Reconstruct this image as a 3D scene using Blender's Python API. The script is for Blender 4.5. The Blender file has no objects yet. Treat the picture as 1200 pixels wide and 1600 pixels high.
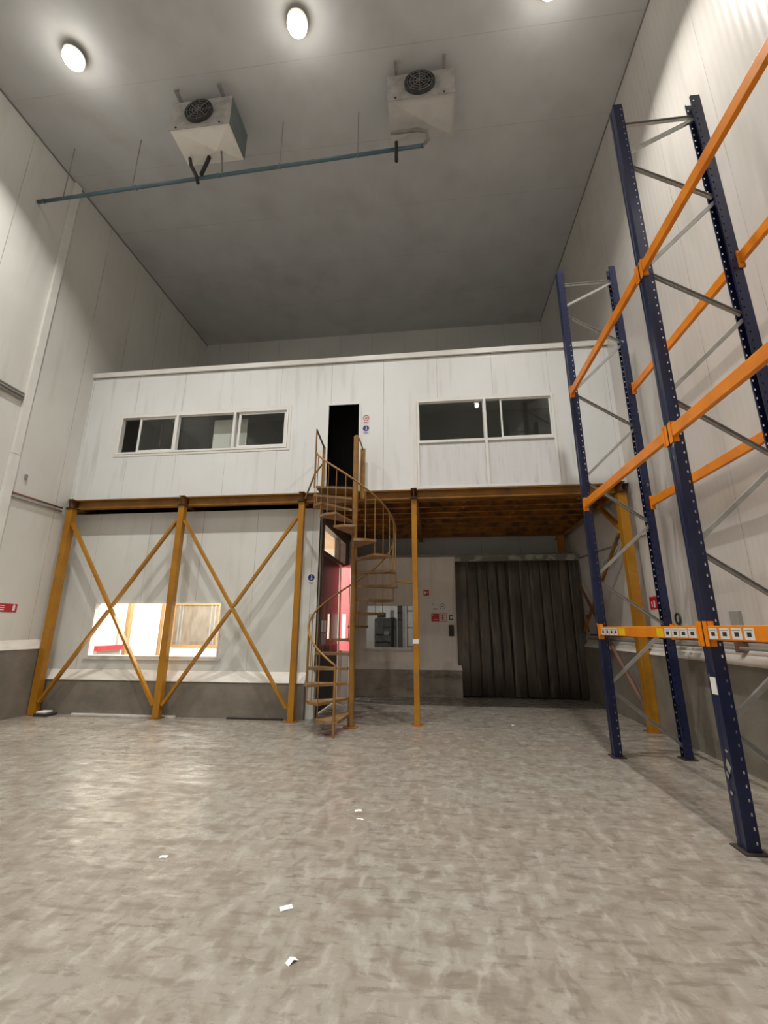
import bpy, bmesh, math, random
from mathutils import Vector, Matrix
random.seed(7)
S = bpy.context.scene
COL = S.collection

# ------------------------------------------------------------------ camera
CAM_H = 1.7
F_PX = 683.0
YAW, PITCH, ROLL = -0.11514, 0.25993, 0.003346
cy_, sy_, cp_, sp_ = math.cos(YAW), math.sin(YAW), math.cos(PITCH), math.sin(PITCH)
fwd = Vector((sy_ * cp_, cy_ * cp_, sp_))
right = Vector((cy_, -sy_, 0))
up = right.cross(fwd)
cr_, sr_ = math.cos(ROLL), math.sin(ROLL)
r2 = right * cr_ + up * sr_
u2 = -right * sr_ + up * cr_
cd = bpy.data.cameras.new('camera')
cd.sensor_fit = 'VERTICAL'
cd.sensor_height = 24.0
cd.lens = 24.0 * F_PX / 1600.0
cd.clip_start = 0.05
cd.clip_end = 100
cam = bpy.data.objects.new('camera', cd)
COL.objects.link(cam)
m4 = Matrix((r2, u2, -fwd)).transposed().to_4x4()
m4.translation = Vector((0, 0, CAM_H))
cam.matrix_world = m4
S.camera = cam

# ------------------------------------------------------------------ light level
S.view_settings.view_transform = 'Standard'
S.view_settings.look = 'None'
S.view_settings.exposure = -0.47
S.view_settings.gamma = 1.0
S.view_settings.use_curve_mapping = False
wd = bpy.data.worlds.new('world')
S.world = wd
wd.use_nodes = True
wd.node_tree.nodes['Background'].inputs[0].default_value = (0.02, 0.02, 0.02, 1)
wd.node_tree.nodes['Background'].inputs[1].default_value = 0.1

LAMP_W = 240.0          # high bay lamp, downward beam
LAMP_SIDE_W = 16.0      # the same lamp's stray light to the sides
LAMP_COL = (1.0, 0.965, 0.905)
LAMP_SPREAD = 112.0     # degrees, cut off by the reflector
LAMP_ROWS = (4.93, -0.75)
LAMP_XS = (-6.34, -2.11, 2.12)
SIDE_ROOM_W = 850.0     # bright room behind the lower left panel
SIDE_ROOM_COL = (1.0, 0.95, 0.88)
REAR_ROOM_W = 24.0

# ------------------------------------------------------------------ materials
def lin(c):
    return tuple(((v / 255) / 12.92 if v / 255 <= 0.04045 else ((v / 255 + 0.055) / 1.055) ** 2.4) for v in c)

def N(nt, t, **kw):
    n = nt.nodes.new(t)
    for k, v in kw.items():
        setattr(n, k, v)
    return n

def ramp(nt, src, a, b):
    r = N(nt, 'ShaderNodeMapRange')
    r.inputs['From Min'].default_value = a
    r.inputs['From Max'].default_value = b
    nt.links.new(src, r.inputs['Value'])
    return r.outputs['Result']

def mathn(nt, op, a, b=None, c=None):
    n = N(nt, 'ShaderNodeMath', operation=op)
    for i, v in enumerate((a, b, c)):
        if v is None:
            continue
        if isinstance(v, (int, float)):
            n.inputs[i].default_value = v
        else:
            nt.links.new(v, n.inputs[i])
    return n.outputs[0]

def mixc(nt, fac, a, b):
    n = N(nt, 'ShaderNodeMix', data_type='RGBA')
    for k, v in ((0, fac), (6, a), (7, b)):
        if isinstance(v, (int, float)):
            n.inputs[k].default_value = v
        elif isinstance(v, tuple):
            n.inputs[k].default_value = (*v[:3], 1)
        else:
            nt.links.new(v, n.inputs[k])
    return n.outputs[2]

def noise(nt, vec, scale, stretch=(1, 1, 1), detail=4, rough=0.55, dist=0.0, loc=(0, 0, 0)):
    mp = N(nt, 'ShaderNodeMapping')
    mp.inputs['Scale'].default_value = stretch
    mp.inputs['Location'].default_value = loc
    nt.links.new(vec, mp.inputs['Vector'])
    n = N(nt, 'ShaderNodeTexNoise')
    n.inputs['Scale'].default_value = scale
    n.inputs['Detail'].default_value = detail
    n.inputs['Roughness'].default_value = rough
    n.inputs['Distortion'].default_value = dist
    nt.links.new(mp.outputs[0], n.inputs['Vector'])
    return n.outputs[0]

def pmat(name, col, rough=0.5, metal=0.0, col2=None, scale=5.0, stretch=(1, 1, 1), lo=0.4, hi=0.7,
         bump=0.0, bscale=40.0, bstretch=(1, 1, 1), seam=None, rib=None, spec=0.5, dirt=None, emit=None, world=True):
    m = bpy.data.materials.new(name)
    m.use_nodes = True
    nt = m.node_tree
    b = nt.nodes['Principled BSDF']
    b.inputs['Roughness'].default_value = rough
    b.inputs['Metallic'].default_value = metal
    b.inputs['Specular IOR Level'].default_value = spec
    if world:
        vec = N(nt, 'ShaderNodeNewGeometry').outputs['Position']
    else:
        vec = N(nt, 'ShaderNodeTexCoord').outputs['Object']
    c = col
    if col2 is not None:
        f = ramp(nt, noise(nt, vec, scale, stretch), lo, hi)
        c = mixc(nt, f, col, col2)
    if dirt is not None:      # (colour, scale, stretch, lo, hi, strength)
        f = ramp(nt, noise(nt, vec, dirt[1], dirt[2], detail=6, loc=(3.1, 7.7, 1.3)), dirt[3], dirt[4])
        f = mathn(nt, 'MULTIPLY', f, dirt[5])
        c = mixc(nt, f, c, dirt[0])
    hgt = None
    if seam is not None:      # (axis, spacing, offset, half width, colour)
        sx = N(nt, 'ShaderNodeSeparateXYZ')
        nt.links.new(vec, sx.inputs[0])
        a = sx.outputs['XYZ'.index(seam[0])]
        t = mathn(nt, 'ADD', a, -seam[2] + 500 * seam[1])
        t = mathn(nt, 'MODULO', t, seam[1])
        t = mathn(nt, 'SUBTRACT', t, seam[1] / 2)
        t = mathn(nt, 'ABSOLUTE', t)
        f = mathn(nt, 'GREATER_THAN', t, seam[1] / 2 - seam[3])
        fn = ramp(nt, noise(nt, vec, 1.1, (1, 1, 1), loc=(9, 2, 5)), 0.35, 0.65)
        f = mathn(nt, 'MULTIPLY', f, mathn(nt, 'MULTIPLY_ADD', fn, 0.7, 0.2))
        c = mixc(nt, f, c, seam[4])
    if isinstance(c, tuple):
        b.inputs['Base Color'].default_value = (*c[:3], 1)
    else:
        nt.links.new(c, b.inputs['Base Color'])
    if bump:
        hgt = mathn(nt, 'MULTIPLY', noise(nt, vec, bscale, bstretch, detail=5), bump)
    if rib is not None:       # (axis, pitch, depth)
        sx = N(nt, 'ShaderNodeSeparateXYZ')
        nt.links.new(vec, sx.inputs[0])
        t = mathn(nt, 'MULTIPLY', sx.outputs['XYZ'.index(rib[0])], 2 * math.pi / rib[1])
        t = mathn(nt, 'MULTIPLY', mathn(nt, 'SINE', t), rib[2])
        hgt = t if hgt is None else mathn(nt, 'ADD', hgt, t)
    if hgt is not None:
        bp = N(nt, 'ShaderNodeBump')
        bp.inputs['Strength'].default_value = 1.0
        bp.inputs['Distance'].default_value = 1.0
        nt.links.new(hgt, bp.inputs['Height'])
        nt.links.new(bp.outputs[0], b.inputs['Normal'])
    if emit is not None:
        b.inputs['Emission Color'].default_value = (*emit[0], 1)
        b.inputs['Emission Strength'].default_value = emit[1]
    return m

def glass_mat(name, tint, rough=0.0):
    m = bpy.data.materials.new(name)
    m.use_nodes = True
    nt = m.node_tree
    out = nt.nodes['Material Output']
    nt.nodes.remove(nt.nodes['Principled BSDF'])
    t = N(nt, 'ShaderNodeBsdfTransparent')
    t.inputs[0].default_value = (*tint, 1)
    g = N(nt, 'ShaderNodeBsdfGlossy')
    g.inputs['Roughness'].default_value = rough
    lw = N(nt, 'ShaderNodeLayerWeight')
    fr = mathn(nt, 'MULTIPLY_ADD', mathn(nt, 'POWER', lw.outputs['Facing'], 5.0), 0.96, 0.04)
    lw.inputs[0].default_value = 0.5
    mx = N(nt, 'ShaderNodeMixShader')
    nt.links.new(fr, mx.inputs[0])
    nt.links.new(t.outputs[0], mx.inputs[1])
    nt.links.new(g.outputs[0], mx.inputs[2])
    nt.links.new(mx.outputs[0], out.inputs['Surface'])
    return m

def floor_mat():
    m = bpy.data.materials.new('worn_concrete')
    m.use_nodes = True
    nt = m.node_tree
    b = nt.nodes['Principled BSDF']
    b.inputs['Specular IOR Level'].default_value = 0.75
    vec = N(nt, 'ShaderNodeNewGeometry').outputs['Position']
    big = noise(nt, vec, 0.45, detail=3, loc=(2, 5, 0))
    smear = noise(nt, vec, 3.0, (0.8, 1.9, 1), detail=6, rough=0.64, dist=0.35)
    smear2 = noise(nt, vec, 5.5, (1.8, 0.9, 1), detail=6, rough=0.62, dist=0.45, loc=(4, 1, 0))
    streak = noise(nt, vec, 9.0, (0.5, 1.8, 1), detail=5, rough=0.55, dist=0.35, loc=(1, 8, 0))
    fine = noise(nt, vec, 55, detail=3)
    wave = noise(nt, vec, 3.6, (0.7, 1.5, 1), detail=2, rough=0.5, dist=0.3, loc=(7, 3, 0))
    c = mixc(nt, ramp(nt, big, 0.36, 0.66), (0.30, 0.284, 0.248), (0.275, 0.235, 0.196))
    c = mixc(nt, mathn(nt, 'MULTIPLY', ramp(nt, smear, 0.51, 0.62), 0.75), c, (0.185, 0.15, 0.118))
    c = mixc(nt, mathn(nt, 'MULTIPLY', ramp(nt, smear2, 0.53, 0.62), 0.6), c, (0.17, 0.14, 0.11))
    c = mixc(nt, mathn(nt, 'MULTIPLY', ramp(nt, streak, 0.55, 0.63), 0.6), c, (0.15, 0.125, 0.10))
    c = mixc(nt, mathn(nt, 'MULTIPLY', ramp(nt, smear2, 0.46, 0.37), 0.5), c, (0.43, 0.415, 0.37))
    c = mixc(nt, mathn(nt, 'MULTIPLY', fine, 0.3), c, (0.22, 0.19, 0.16))
    nt.links.new(c, b.inputs['Base Color'])
    r = mathn(nt, 'MULTIPLY_ADD', ramp(nt, smear, 0.45, 0.62), 0.20, 0.25)
    nt.links.new(r, b.inputs['Roughness'])
    h = mathn(nt, 'ADD', mathn(nt, 'MULTIPLY', wave, 0.019), mathn(nt, 'MULTIPLY', smear2, -0.0018))
    bp = N(nt, 'ShaderNodeBump')
    bp.inputs['Strength'].default_value = 0.8
    bp.inputs['Distance'].default_value = 1.0
    nt.links.new(h, bp.inputs['Height'])
    nt.links.new(bp.outputs[0], b.inputs['Normal'])
    return m

SEAMC = (0.20, 0.19, 0.17)
DUST = (0.42, 0.39, 0.34)
M = {}
M['floor'] = floor_mat()
M['panel_left'] = pmat('left_panel', (0.72, 0.715, 0.675), 0.42, col2=(0.67, 0.66, 0.62), scale=0.9, seam=('Y', 1.15, 0.35, 0.006, SEAMC),
                       dirt=(DUST, 1.6, (2.2, 2.2, 0.25), 0.55, 0.8, 0.35), bump=0.0006, bscale=6)
M['panel_right'] = pmat('right_panel', (0.66, 0.625, 0.585), 0.24, col2=(0.61, 0.575, 0.54), scale=0.9, seam=('Y', 1.15, 0.1, 0.005, (0.36, 0.34, 0.31)),
                        dirt=(DUST, 1.4, (2.0, 2.0, 0.35), 0.52, 0.8, 0.4), bump=0.0005, bscale=6, rib=('Y', 0.105, 0.0006))
M['panel_back'] = pmat('back_panel', (0.62, 0.62, 0.60), 0.5, col2=(0.57, 0.57, 0.555), scale=0.8, seam=('X', 1.15, 0.3, 0.005, SEAMC))
M['panel_office'] = pmat('office_panel', (0.80, 0.815, 0.815), 0.4, col2=(0.76, 0.77, 0.765), scale=1.0, seam=('X', 1.2, -1.03, 0.006, (0.42, 0.40, 0.36)),
                         dirt=(DUST, 2.2, (3.0, 3.0, 0.22), 0.56, 0.8, 0.45), bump=0.0006, bscale=5)
M['panel_lower'] = pmat('lower_panel', (0.71, 0.73, 0.70), 0.42, col2=(0.67, 0.68, 0.65), scale=1.0, seam=('X', 1.25, -6.32, 0.006, (0.30, 0.28, 0.25)),
                        dirt=(DUST, 1.7, (2.2, 2.2, 0.3), 0.55, 0.8, 0.4), bump=0.0006, bscale=5)
M['panel_rear'] = pmat('rear_panel', (0.84, 0.765, 0.70), 0.5, col2=(0.78, 0.71, 0.65), scale=1.2,
                       dirt=(DUST, 2.2, (2.5, 2.5, 0.25), 0.5, 0.8, 0.4))
M['ceiling'] = pmat('ceiling_panel', (0.57, 0.575, 0.58), 0.5, col2=(0.52, 0.525, 0.53), scale=1.0, seam=('Y', 1.55, 0.85, 0.006, (0.42, 0.39, 0.36)),
                    dirt=((0.34, 0.32, 0.30), 0.9, (1, 1, 1), 0.5, 0.85, 0.5), bump=0.0006, bscale=4)
M['side_white'] = pmat('side_room_white', (0.86, 0.83, 0.77), 0.5, col2=(0.82, 0.79, 0.73), scale=1.3)
M['plywood'] = pmat('plywood', (0.70, 0.50, 0.34), 0.6, col2=(0.60, 0.40, 0.25), scale=2.0, stretch=(6, 0.6, 1),
                    dirt=((0.40, 0.26, 0.18), 3.0, (1, 1, 1), 0.62, 0.72, 0.6))
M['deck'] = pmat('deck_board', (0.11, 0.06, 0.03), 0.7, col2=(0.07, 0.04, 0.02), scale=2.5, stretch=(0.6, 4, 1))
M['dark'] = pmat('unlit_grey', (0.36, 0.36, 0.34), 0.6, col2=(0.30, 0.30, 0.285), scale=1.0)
M['office_inner'] = pmat('office_inner', (0.62, 0.62, 0.59), 0.6, col2=(0.55, 0.55, 0.52), scale=1.0)
M['dark_box'] = pmat('dark_box_board', (0.05, 0.048, 0.045), 0.6, col2=(0.035, 0.034, 0.032), scale=2)  # near-black, stands in for the unlit space behind the upper doorway
M['dark_floor'] = pmat('dark_floor', (0.14, 0.12, 0.10), 0.7, col2=(0.10, 0.09, 0.08), scale=3.0)
M['kerb'] = pmat('kerb_concrete', (0.22, 0.195, 0.16), 0.75, col2=(0.165, 0.145, 0.115), scale=2.5, bump=0.004, bscale=14,
                 dirt=((0.12, 0.105, 0.09), 1.5, (1, 1, 1.5), 0.55, 0.75, 0.6))
M['kerb_rear'] = pmat('kerb_rear', (0.36, 0.32, 0.27), 0.75, col2=(0.25, 0.22, 0.185), scale=2.5, bump=0.004, bscale=14,
                      dirt=((0.10, 0.085, 0.07), 2.2, (1, 1, 2.5), 0.55, 0.7, 0.7))
M['cap'] = pmat('kerb_cap', (0.74, 0.71, 0.65), 0.5, col2=(0.60, 0.56, 0.50), scale=3, stretch=(1, 1, 3), lo=0.45, hi=0.75)
M['white'] = pmat('white_enamel', (0.80, 0.79, 0.75), 0.35, col2=(0.74, 0.73, 0.69), scale=3)
M['alu'] = pmat('white_frame', (0.83, 0.83, 0.81), 0.3, col2=(0.78, 0.78, 0.76), scale=4)
M['yellow'] = pmat('yellow_steel', lin((176, 122, 22)), 0.42, col2=lin((158, 104, 16)), scale=2.5, bump=0.0004, bscale=30,
                   dirt=((0.20, 0.13, 0.06), 4.5, (1, 1, 1), 0.58, 0.72, 0.55))
M['yellow_dark'] = pmat('ochre_joist', lin((168, 110, 36)), 0.5, col2=lin((140, 86, 28)), scale=3,
                        dirt=((0.08, 0.045, 0.022), 4, (1, 1, 1), 0.45, 0.62, 0.75))
M['edge_yellow_shaded'] = pmat('edge_beam_shaded', lin((150, 102, 24)), 0.5, col2=lin((128, 84, 18)), scale=3, dirt=((0.10, 0.06, 0.03), 4, (1, 1, 1), 0.5, 0.7, 0.6))  # column yellow darkened; the shade on the recessed web is in the colour
M['stair'] = pmat('stair_paint', lin((150, 108, 42)), 0.5, col2=lin((126, 88, 32)), scale=4,
                  dirt=((0.24, 0.17, 0.10), 8, (1, 1, 1), 0.5, 0.7, 0.6), bump=0.0004, bscale=40)
M['tread'] = pmat('tread_plate', lin((138, 102, 52)), 0.6, col2=lin((112, 82, 42)), scale=7,
                  dirt=((0.28, 0.23, 0.18), 6, (1, 1, 1), 0.45, 0.65, 0.6))
M['black_steel'] = pmat('black_steel', (0.03, 0.025, 0.02), 0.5, col2=(0.05, 0.04, 0.03), scale=6)
M['rack_blue'] = pmat('rack_blue', lin((27, 36, 72)), 0.28, col2=lin((21, 28, 56)), scale=3,
                      dirt=((0.55, 0.56, 0.58), 7, (1, 1, 0.6), 0.70, 0.74, 0.8))
M['rack_orange'] = pmat('rack_orange', lin((240, 142, 14)), 0.35, col2=lin((220, 124, 12)), scale=3,
                        dirt=((0.30, 0.14, 0.05), 9, (1, 1, 1), 0.66, 0.76, 0.5))
M['galv'] = pmat('galvanised', (0.48, 0.48, 0.46), 0.38, metal=0.6, col2=(0.38, 0.38, 0.36), scale=14)
M['curtain'] = pmat('curtain_strip', (0.095, 0.078, 0.060), 0.45, col2=(0.20, 0.175, 0.14), scale=1.6, stretch=(3.2, 1, 0.45), lo=0.48, hi=0.72,
                    dirt=((0.04, 0.034, 0.028), 2.3, (2.5, 2.5, 0.4), 0.5, 0.7, 0.8))
M['curtain_head'] = pmat('curtain_head', (0.20, 0.18, 0.15), 0.6, col2=(0.42, 0.40, 0.34), scale=3.5, stretch=(1, 1, 2), lo=0.5, hi=0.6)
M['door_red_shaded'] = pmat('door_red_shaded', lin((78, 5, 14)), 0.4, col2=lin((66, 4, 12)), scale=2)  # door red darkened; the closed leaf's shade is in the colour
M['door_red_lit'] = pmat('door_red_lit', lin((214, 66, 82)), 0.4, col2=lin((205, 60, 76)), scale=2)  # same door red lightened; the room light on this leaf is painted in
M['rubber'] = pmat('black_rubber', (0.012, 0.012, 0.014), 0.5, col2=(0.02, 0.02, 0.022), scale=8)
M['brown_frame'] = pmat('brown_frame', (0.14, 0.10, 0.08), 0.5, col2=(0.18, 0.13, 0.10), scale=5)
M['pipe_blue'] = pmat('blue_pipe', lin((78, 104, 116)), 0.4, col2=lin((90, 114, 124)), scale=3)
M['rust'] = pmat('rusty_pipe', (0.24, 0.11, 0.075), 0.6, col2=(0.15, 0.10, 0.08), scale=6)
M['grey_pipe'] = pmat('grey_conduit', (0.26, 0.25, 0.24), 0.5, col2=(0.20, 0.19, 0.18), scale=6)
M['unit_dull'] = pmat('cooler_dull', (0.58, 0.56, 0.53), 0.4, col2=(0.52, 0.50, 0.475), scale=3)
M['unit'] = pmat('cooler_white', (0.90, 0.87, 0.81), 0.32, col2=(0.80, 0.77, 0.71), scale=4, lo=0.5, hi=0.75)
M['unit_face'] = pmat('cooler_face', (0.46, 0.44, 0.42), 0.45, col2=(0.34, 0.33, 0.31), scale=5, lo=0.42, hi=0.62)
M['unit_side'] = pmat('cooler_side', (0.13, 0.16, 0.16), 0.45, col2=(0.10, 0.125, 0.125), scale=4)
M['fan'] = pmat('fan_black', (0.03, 0.03, 0.034), 0.5, col2=(0.05, 0.05, 0.055), scale=10)
M['lens'] = pmat('lamp_lens', (0.9, 0.85, 0.75), 0.4, emit=((1.0, 0.90, 0.74), 9.0))
M['tube'] = pmat('tube_lamp', (0.9, 0.9, 0.9), 0.4, emit=((1.0, 0.92, 0.80), 6.0))
M['paper'] = pmat('white_paper', (0.85, 0.84, 0.80), 0.7, col2=(0.80, 0.79, 0.75), scale=9)
M['sign_white'] = pmat('sign_white', (0.78, 0.76, 0.73), 0.4, col2=(0.74, 0.72, 0.69), scale=9)
M['sign_red'] = pmat('sign_red', lin((190, 22, 40)), 0.4, col2=lin((180, 20, 36)), scale=5)
M['sign_blue'] = pmat('sign_blue', lin((36, 42, 130)), 0.4, col2=lin((32, 38, 120)), scale=5)
M['sign_green'] = pmat('sign_green', lin((20, 100, 60)), 0.4, col2=lin((18, 92, 54)), scale=5)
M['sign_black'] = pmat('sign_black', (0.02, 0.02, 0.02), 0.4, col2=(0.03, 0.03, 0.03), scale=5)
M['label_yellow'] = pmat('label_yellow', lin((245, 200, 20)), 0.45, col2=lin((235, 190, 20)), scale=9)
M['grey_box'] = pmat('grey_box', (0.36, 0.35, 0.32), 0.5, col2=(0.32, 0.31, 0.28), scale=6)
M['dark_object'] = pmat('dark_object', (0.03, 0.03, 0.032), 0.5, col2=(0.05, 0.05, 0.05), scale=6)
M['wood_frame'] = pmat('wood_frame', (0.34, 0.20, 0.085), 0.5, col2=(0.26, 0.15, 0.06), scale=6, stretch=(4, 4, 0.6))
M['beige_board'] = pmat('beige_board', (0.20, 0.17, 0.135), 0.7, col2=(0.13, 0.105, 0.08), scale=3, stretch=(2, 2, 0.7))
M['stain'] = pmat('floor_cable', (0.06, 0.055, 0.05), 0.7, col2=(0.09, 0.08, 0.07), scale=8)
M['glass'] = glass_mat('window_glass', (0.94, 0.96, 0.95))
M['glass_dark'] = glass_mat('tinted_glass', (0.45, 0.48, 0.48))

# ------------------------------------------------------------------ mesh helpers
class MB:
    def __init__(self):
        self.bm = bmesh.new()

    def faces(self, pts, fs):
        vs = [self.bm.verts.new(p) for p in pts]
        for f in fs:
            try:
                self.bm.faces.new([vs[i] for i in f])
            except ValueError:
                pass
        return self

    def box(self, lo, hi):
        (a, b, c), (d, e, f) = lo, hi
        p = [(a, b, c), (d, b, c), (d, e, c), (a, e, c), (a, b, f), (d, b, f), (d, e, f), (a, e, f)]
        return self.faces(p, [(0, 3, 2, 1), (4, 5, 6, 7), (0, 1, 5, 4), (1, 2, 6, 5), (2, 3, 7, 6), (3, 0, 4, 7)])

    def cbox(self, c, s):
        return self.box([c[i] - s[i] / 2 for i in range(3)], [c[i] + s[i] / 2 for i in range(3)])

    def bar(self, p, q, w, h, upv=(0, 0, 1)):
        p, q = Vector(p), Vector(q)
        d = (q - p).normalized()
        u = Vector(upv)
        s = d.cross(u)
        if s.length < 1e-4:
            s = d.cross(Vector((0, 1, 0)))
        s.normalize()
        u = s.cross(d)
        pts = []
        for o in (p, q):
            for a, b in ((-1, -1), (1, -1), (1, 1), (-1, 1)):
                pts.append(o + s * (a * w / 2) + u * (b * h / 2))
        return self.faces(pts, [(0, 1, 2, 3), (7, 6, 5, 4), (0, 4, 5, 1), (1, 5, 6, 2), (2, 6, 7, 3), (3, 7, 4, 0)])

    def profile(self, prof, p, q, upv=(0, 0, 1)):
        """extrude a closed 2-D profile (side, up) from p to q"""
        p, q = Vector(p), Vector(q)
        d = (q - p).normalized()
        s = d.cross(Vector(upv))
        if s.length < 1e-4:
            s = d.cross(Vector((0, 1, 0)))
        s.normalize()
        u = s.cross(d)
        n = len(prof)
        pts = [o + s * a + u * b for o in (p, q) for a, b in prof]
        fs = [tuple(range(n))[::-1], tuple(range(n, 2 * n))]
        fs += [(i, (i + 1) % n, n + (i + 1) % n, n + i) for i in range(n)]
        return self.faces(pts, fs)

    def prism(self, poly, z0, z1):
        n = len(poly)
        pts = [(x, y, z0) for x, y in poly] + [(x, y, z1) for x, y in poly]
        return self.faces(pts, [tuple(range(n))[::-1], tuple(range(n, 2 * n))] + [(i, (i + 1) % n, n + (i + 1) % n, n + i) for i in range(n)])

    def tube(self, path, r, n=8, closed=False):
        path = [Vector(p) for p in path]
        rings = []
        k = len(path)
        ref = None
        for i, p in enumerate(path):
            if closed:
                d = path[(i + 1) % k] - path[i - 1]
            else:
                d = path[min(i + 1, k - 1)] - path[max(i - 1, 0)]
            d.normalize()
            if ref is None:
                ref = d.orthogonal().normalized()
            s = (ref - d * ref.dot(d)).normalized()
            ref = s
            t = d.cross(s)
            rings.append([self.bm.verts.new(p + (s * math.cos(2 * math.pi * j / n) + t * math.sin(2 * math.pi * j / n)) * r) for j in range(n)])
        for i in range(k if closed else k - 1):
            a, b = rings[i], rings[(i + 1) % k]
            for j in range(n):
                self.bm.faces.new((a[j], a[(j + 1) % n], b[(j + 1) % n], b[j]))
        if not closed:
            self.bm.faces.new(rings[0][::-1])
            self.bm.faces.new(rings[-1])
        return self

    def cyl(self, p, q, r, n=16):
        return self.tube([p, q], r, n)

    def lathe(self, prof, c, n=24, axis='Z'):
        rings = []
        for r, h in prof:
            ring = []
            for j in range(n):
                a = 2 * math.pi * j / n
                u, v = r * math.cos(a), r * math.sin(a)
                if axis == 'Z':
                    p = (c[0] + u, c[1] + v, c[2] + h)
                elif axis == 'Y':
                    p = (c[0] + u, c[1] + h, c[2] + v)
                else:
                    p = (c[0] + h, c[1] + u, c[2] + v)
                ring.append(self.bm.verts.new(p))
            rings.append(ring)
        for a, b in zip(rings, rings[1:]):
            for j in range(n):
                self.bm.faces.new((a[j], a[(j + 1) % n], b[(j + 1) % n], b[j]))
        self.bm.faces.new(rings[0][::-1])
        self.bm.faces.new(rings[-1])
        return self

    def wall(self, axis, u0, u1, z0, z1, d0, d1, holes=()):
        """solid wall slab: axis 'X' runs along x (thickness in y d0..d1), 'Y' runs along y (thickness in x)"""
        us = sorted({u0, u1, *[v for h in holes for v in (h[0], h[1]) if u0 <= v <= u1]})
        zs = sorted({z0, z1, *[v for h in holes for v in (h[2], h[3]) if z0 <= v <= z1]})
        def solid(i, j):
            if i < 0 or j < 0 or i >= len(us) - 1 or j >= len(zs) - 1:
                return False
            uc, zc = (us[i] + us[i + 1]) / 2, (zs[j] + zs[j + 1]) / 2
            return not any(h[0] < uc < h[1] and h[2] < zc < h[3] for h in holes)
        def P(u, d, z):
            return (u, d, z) if axis == 'X' else (d, u, z)
        for i in range(len(us) - 1):
            for j in range(len(zs) - 1):
                if not solid(i, j):
                    continue
                a, b, c, d = us[i], us[i + 1], zs[j], zs[j + 1]
                self.faces([P(a, d0, c), P(b, d0, c), P(b, d0, d), P(a, d0, d)], [(0, 1, 2, 3)])
                self.faces([P(a, d1, c), P(b, d1, c), P(b, d1, d), P(a, d1, d)], [(3, 2, 1, 0)])
                for di, dj, e in ((-1, 0, (a, c, a, d)), (1, 0, (b, c, b, d)), (0, -1, (a, c, b, c)), (0, 1, (a, d, b, d))):
                    if not solid(i + di, j + dj):
                        self.faces([P(e[0], d0, e[1]), P(e[0], d1, e[1]), P(e[2], d1, e[3]), P(e[2], d0, e[3])], [(0, 1, 2, 3)])
        bmesh.ops.remove_doubles(self.bm, verts=self.bm.verts, dist=1e-5)
        return self

    def build(self, name, mat, parent=None, smooth=False, bevel=0.0, solid=0.0, recalc=True):
        bm = self.bm
        if recalc:
            bmesh.ops.recalc_face_normals(bm, faces=bm.faces)
        if parent is not None:
            root = parent
            off = Vector((0, 0, 0))
            while root is not None:
                off += root.location
                root = root.parent
            loc = Vector((0, 0, 0))
        else:
            xs = [v.co for v in bm.verts]
            off = Vector(((min(v.x for v in xs) + max(v.x for v in xs)) / 2, (min(v.y for v in xs) + max(v.y for v in xs)) / 2, min(v.z for v in xs)))
            loc = off
        for v in bm.verts:
            v.co -= off
        me = bpy.data.meshes.new(name)
        bm.to_mesh(me)
        bm.free()
        me.materials.append(mat)
        if smooth:
            for p in me.polygons:
                p.use_smooth = True
        o = bpy.data.objects.new(name, me)
        COL.objects.link(o)
        o.location = loc
        if parent is not None:
            o.parent = parent
        if solid:
            md = o.modifiers.new('thickness', 'SOLIDIFY')
            md.thickness = solid
            md.offset = 0
        if bevel:
            md = o.modifiers.new('bevel', 'BEVEL')
            md.width = bevel
            md.segments = 2
            md.limit_method = 'ANGLE'
        return o

def empty(name, loc):
    o = bpy.data.objects.new(name, None)
    o.empty_display_size = 0.2
    COL.objects.link(o)
    o.location = loc
    return o

def tag(o, label, cat, group=None):
    o['label'] = label
    o['category'] = cat
    if group:
        o['group'] = group
    return o

def thing(name, loc, label, cat, group=None):
    return tag(empty(name, loc), label, cat, group)

def struct(o, label=None):
    o['kind'] = 'structure'
    if label:
        o['label'] = label
    return o

# ------------------------------------------------------------------ dimensions
XL, XR = -8.27, 3.86
YF, YB = -6.0, 13.43
ZC = 11.96
YP = 8.95        # lower left panel face
YO = 8.76        # office front face
YR = 12.2        # lower rear wall face
T = 0.12

# ------------------------------------------------------------------ room shell
struct(MB().box((XL - 0.2, YF - 0.2, -0.2), (XR + 0.2, 15.7, 0)).build('floor', M['floor']))
struct(MB().box((XL - 0.2, YF - 0.2, ZC), (XR + 0.2, YB + 0.3, ZC + 0.2)).build('ceiling', M['ceiling']))
struct(MB().box((XL - 0.2, YF, 0), (XL, 15.5, ZC)).build('wall_left', M['panel_left']))
struct(MB().box((XR, YF, 0), (XR + 0.2, 15.5, ZC)).build('wall_right', M['panel_right']))
struct(MB().box((XL, YB, 3.75), (XR, YB + 0.2, ZC)).build('wall_back', M['panel_back']))
struct(MB().box((XL - 0.2, YF - 0.2, 0), (XR + 0.2, YF, ZC)).build('wall_front', M['panel_back']))

# dark sealing lines where the ceiling meets the walls
struct(MB().bar((XL + 0.012, YF, ZC - 0.012), (XL + 0.012, YB, ZC - 0.012), 0.024, 0.024).build('trim_1', M['grey_pipe']))
struct(MB().bar((XR - 0.010, YF, ZC - 0.010), (XR - 0.010, YB, ZC - 0.010), 0.020, 0.020).build('trim_2', M['grey_pipe']))

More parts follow.
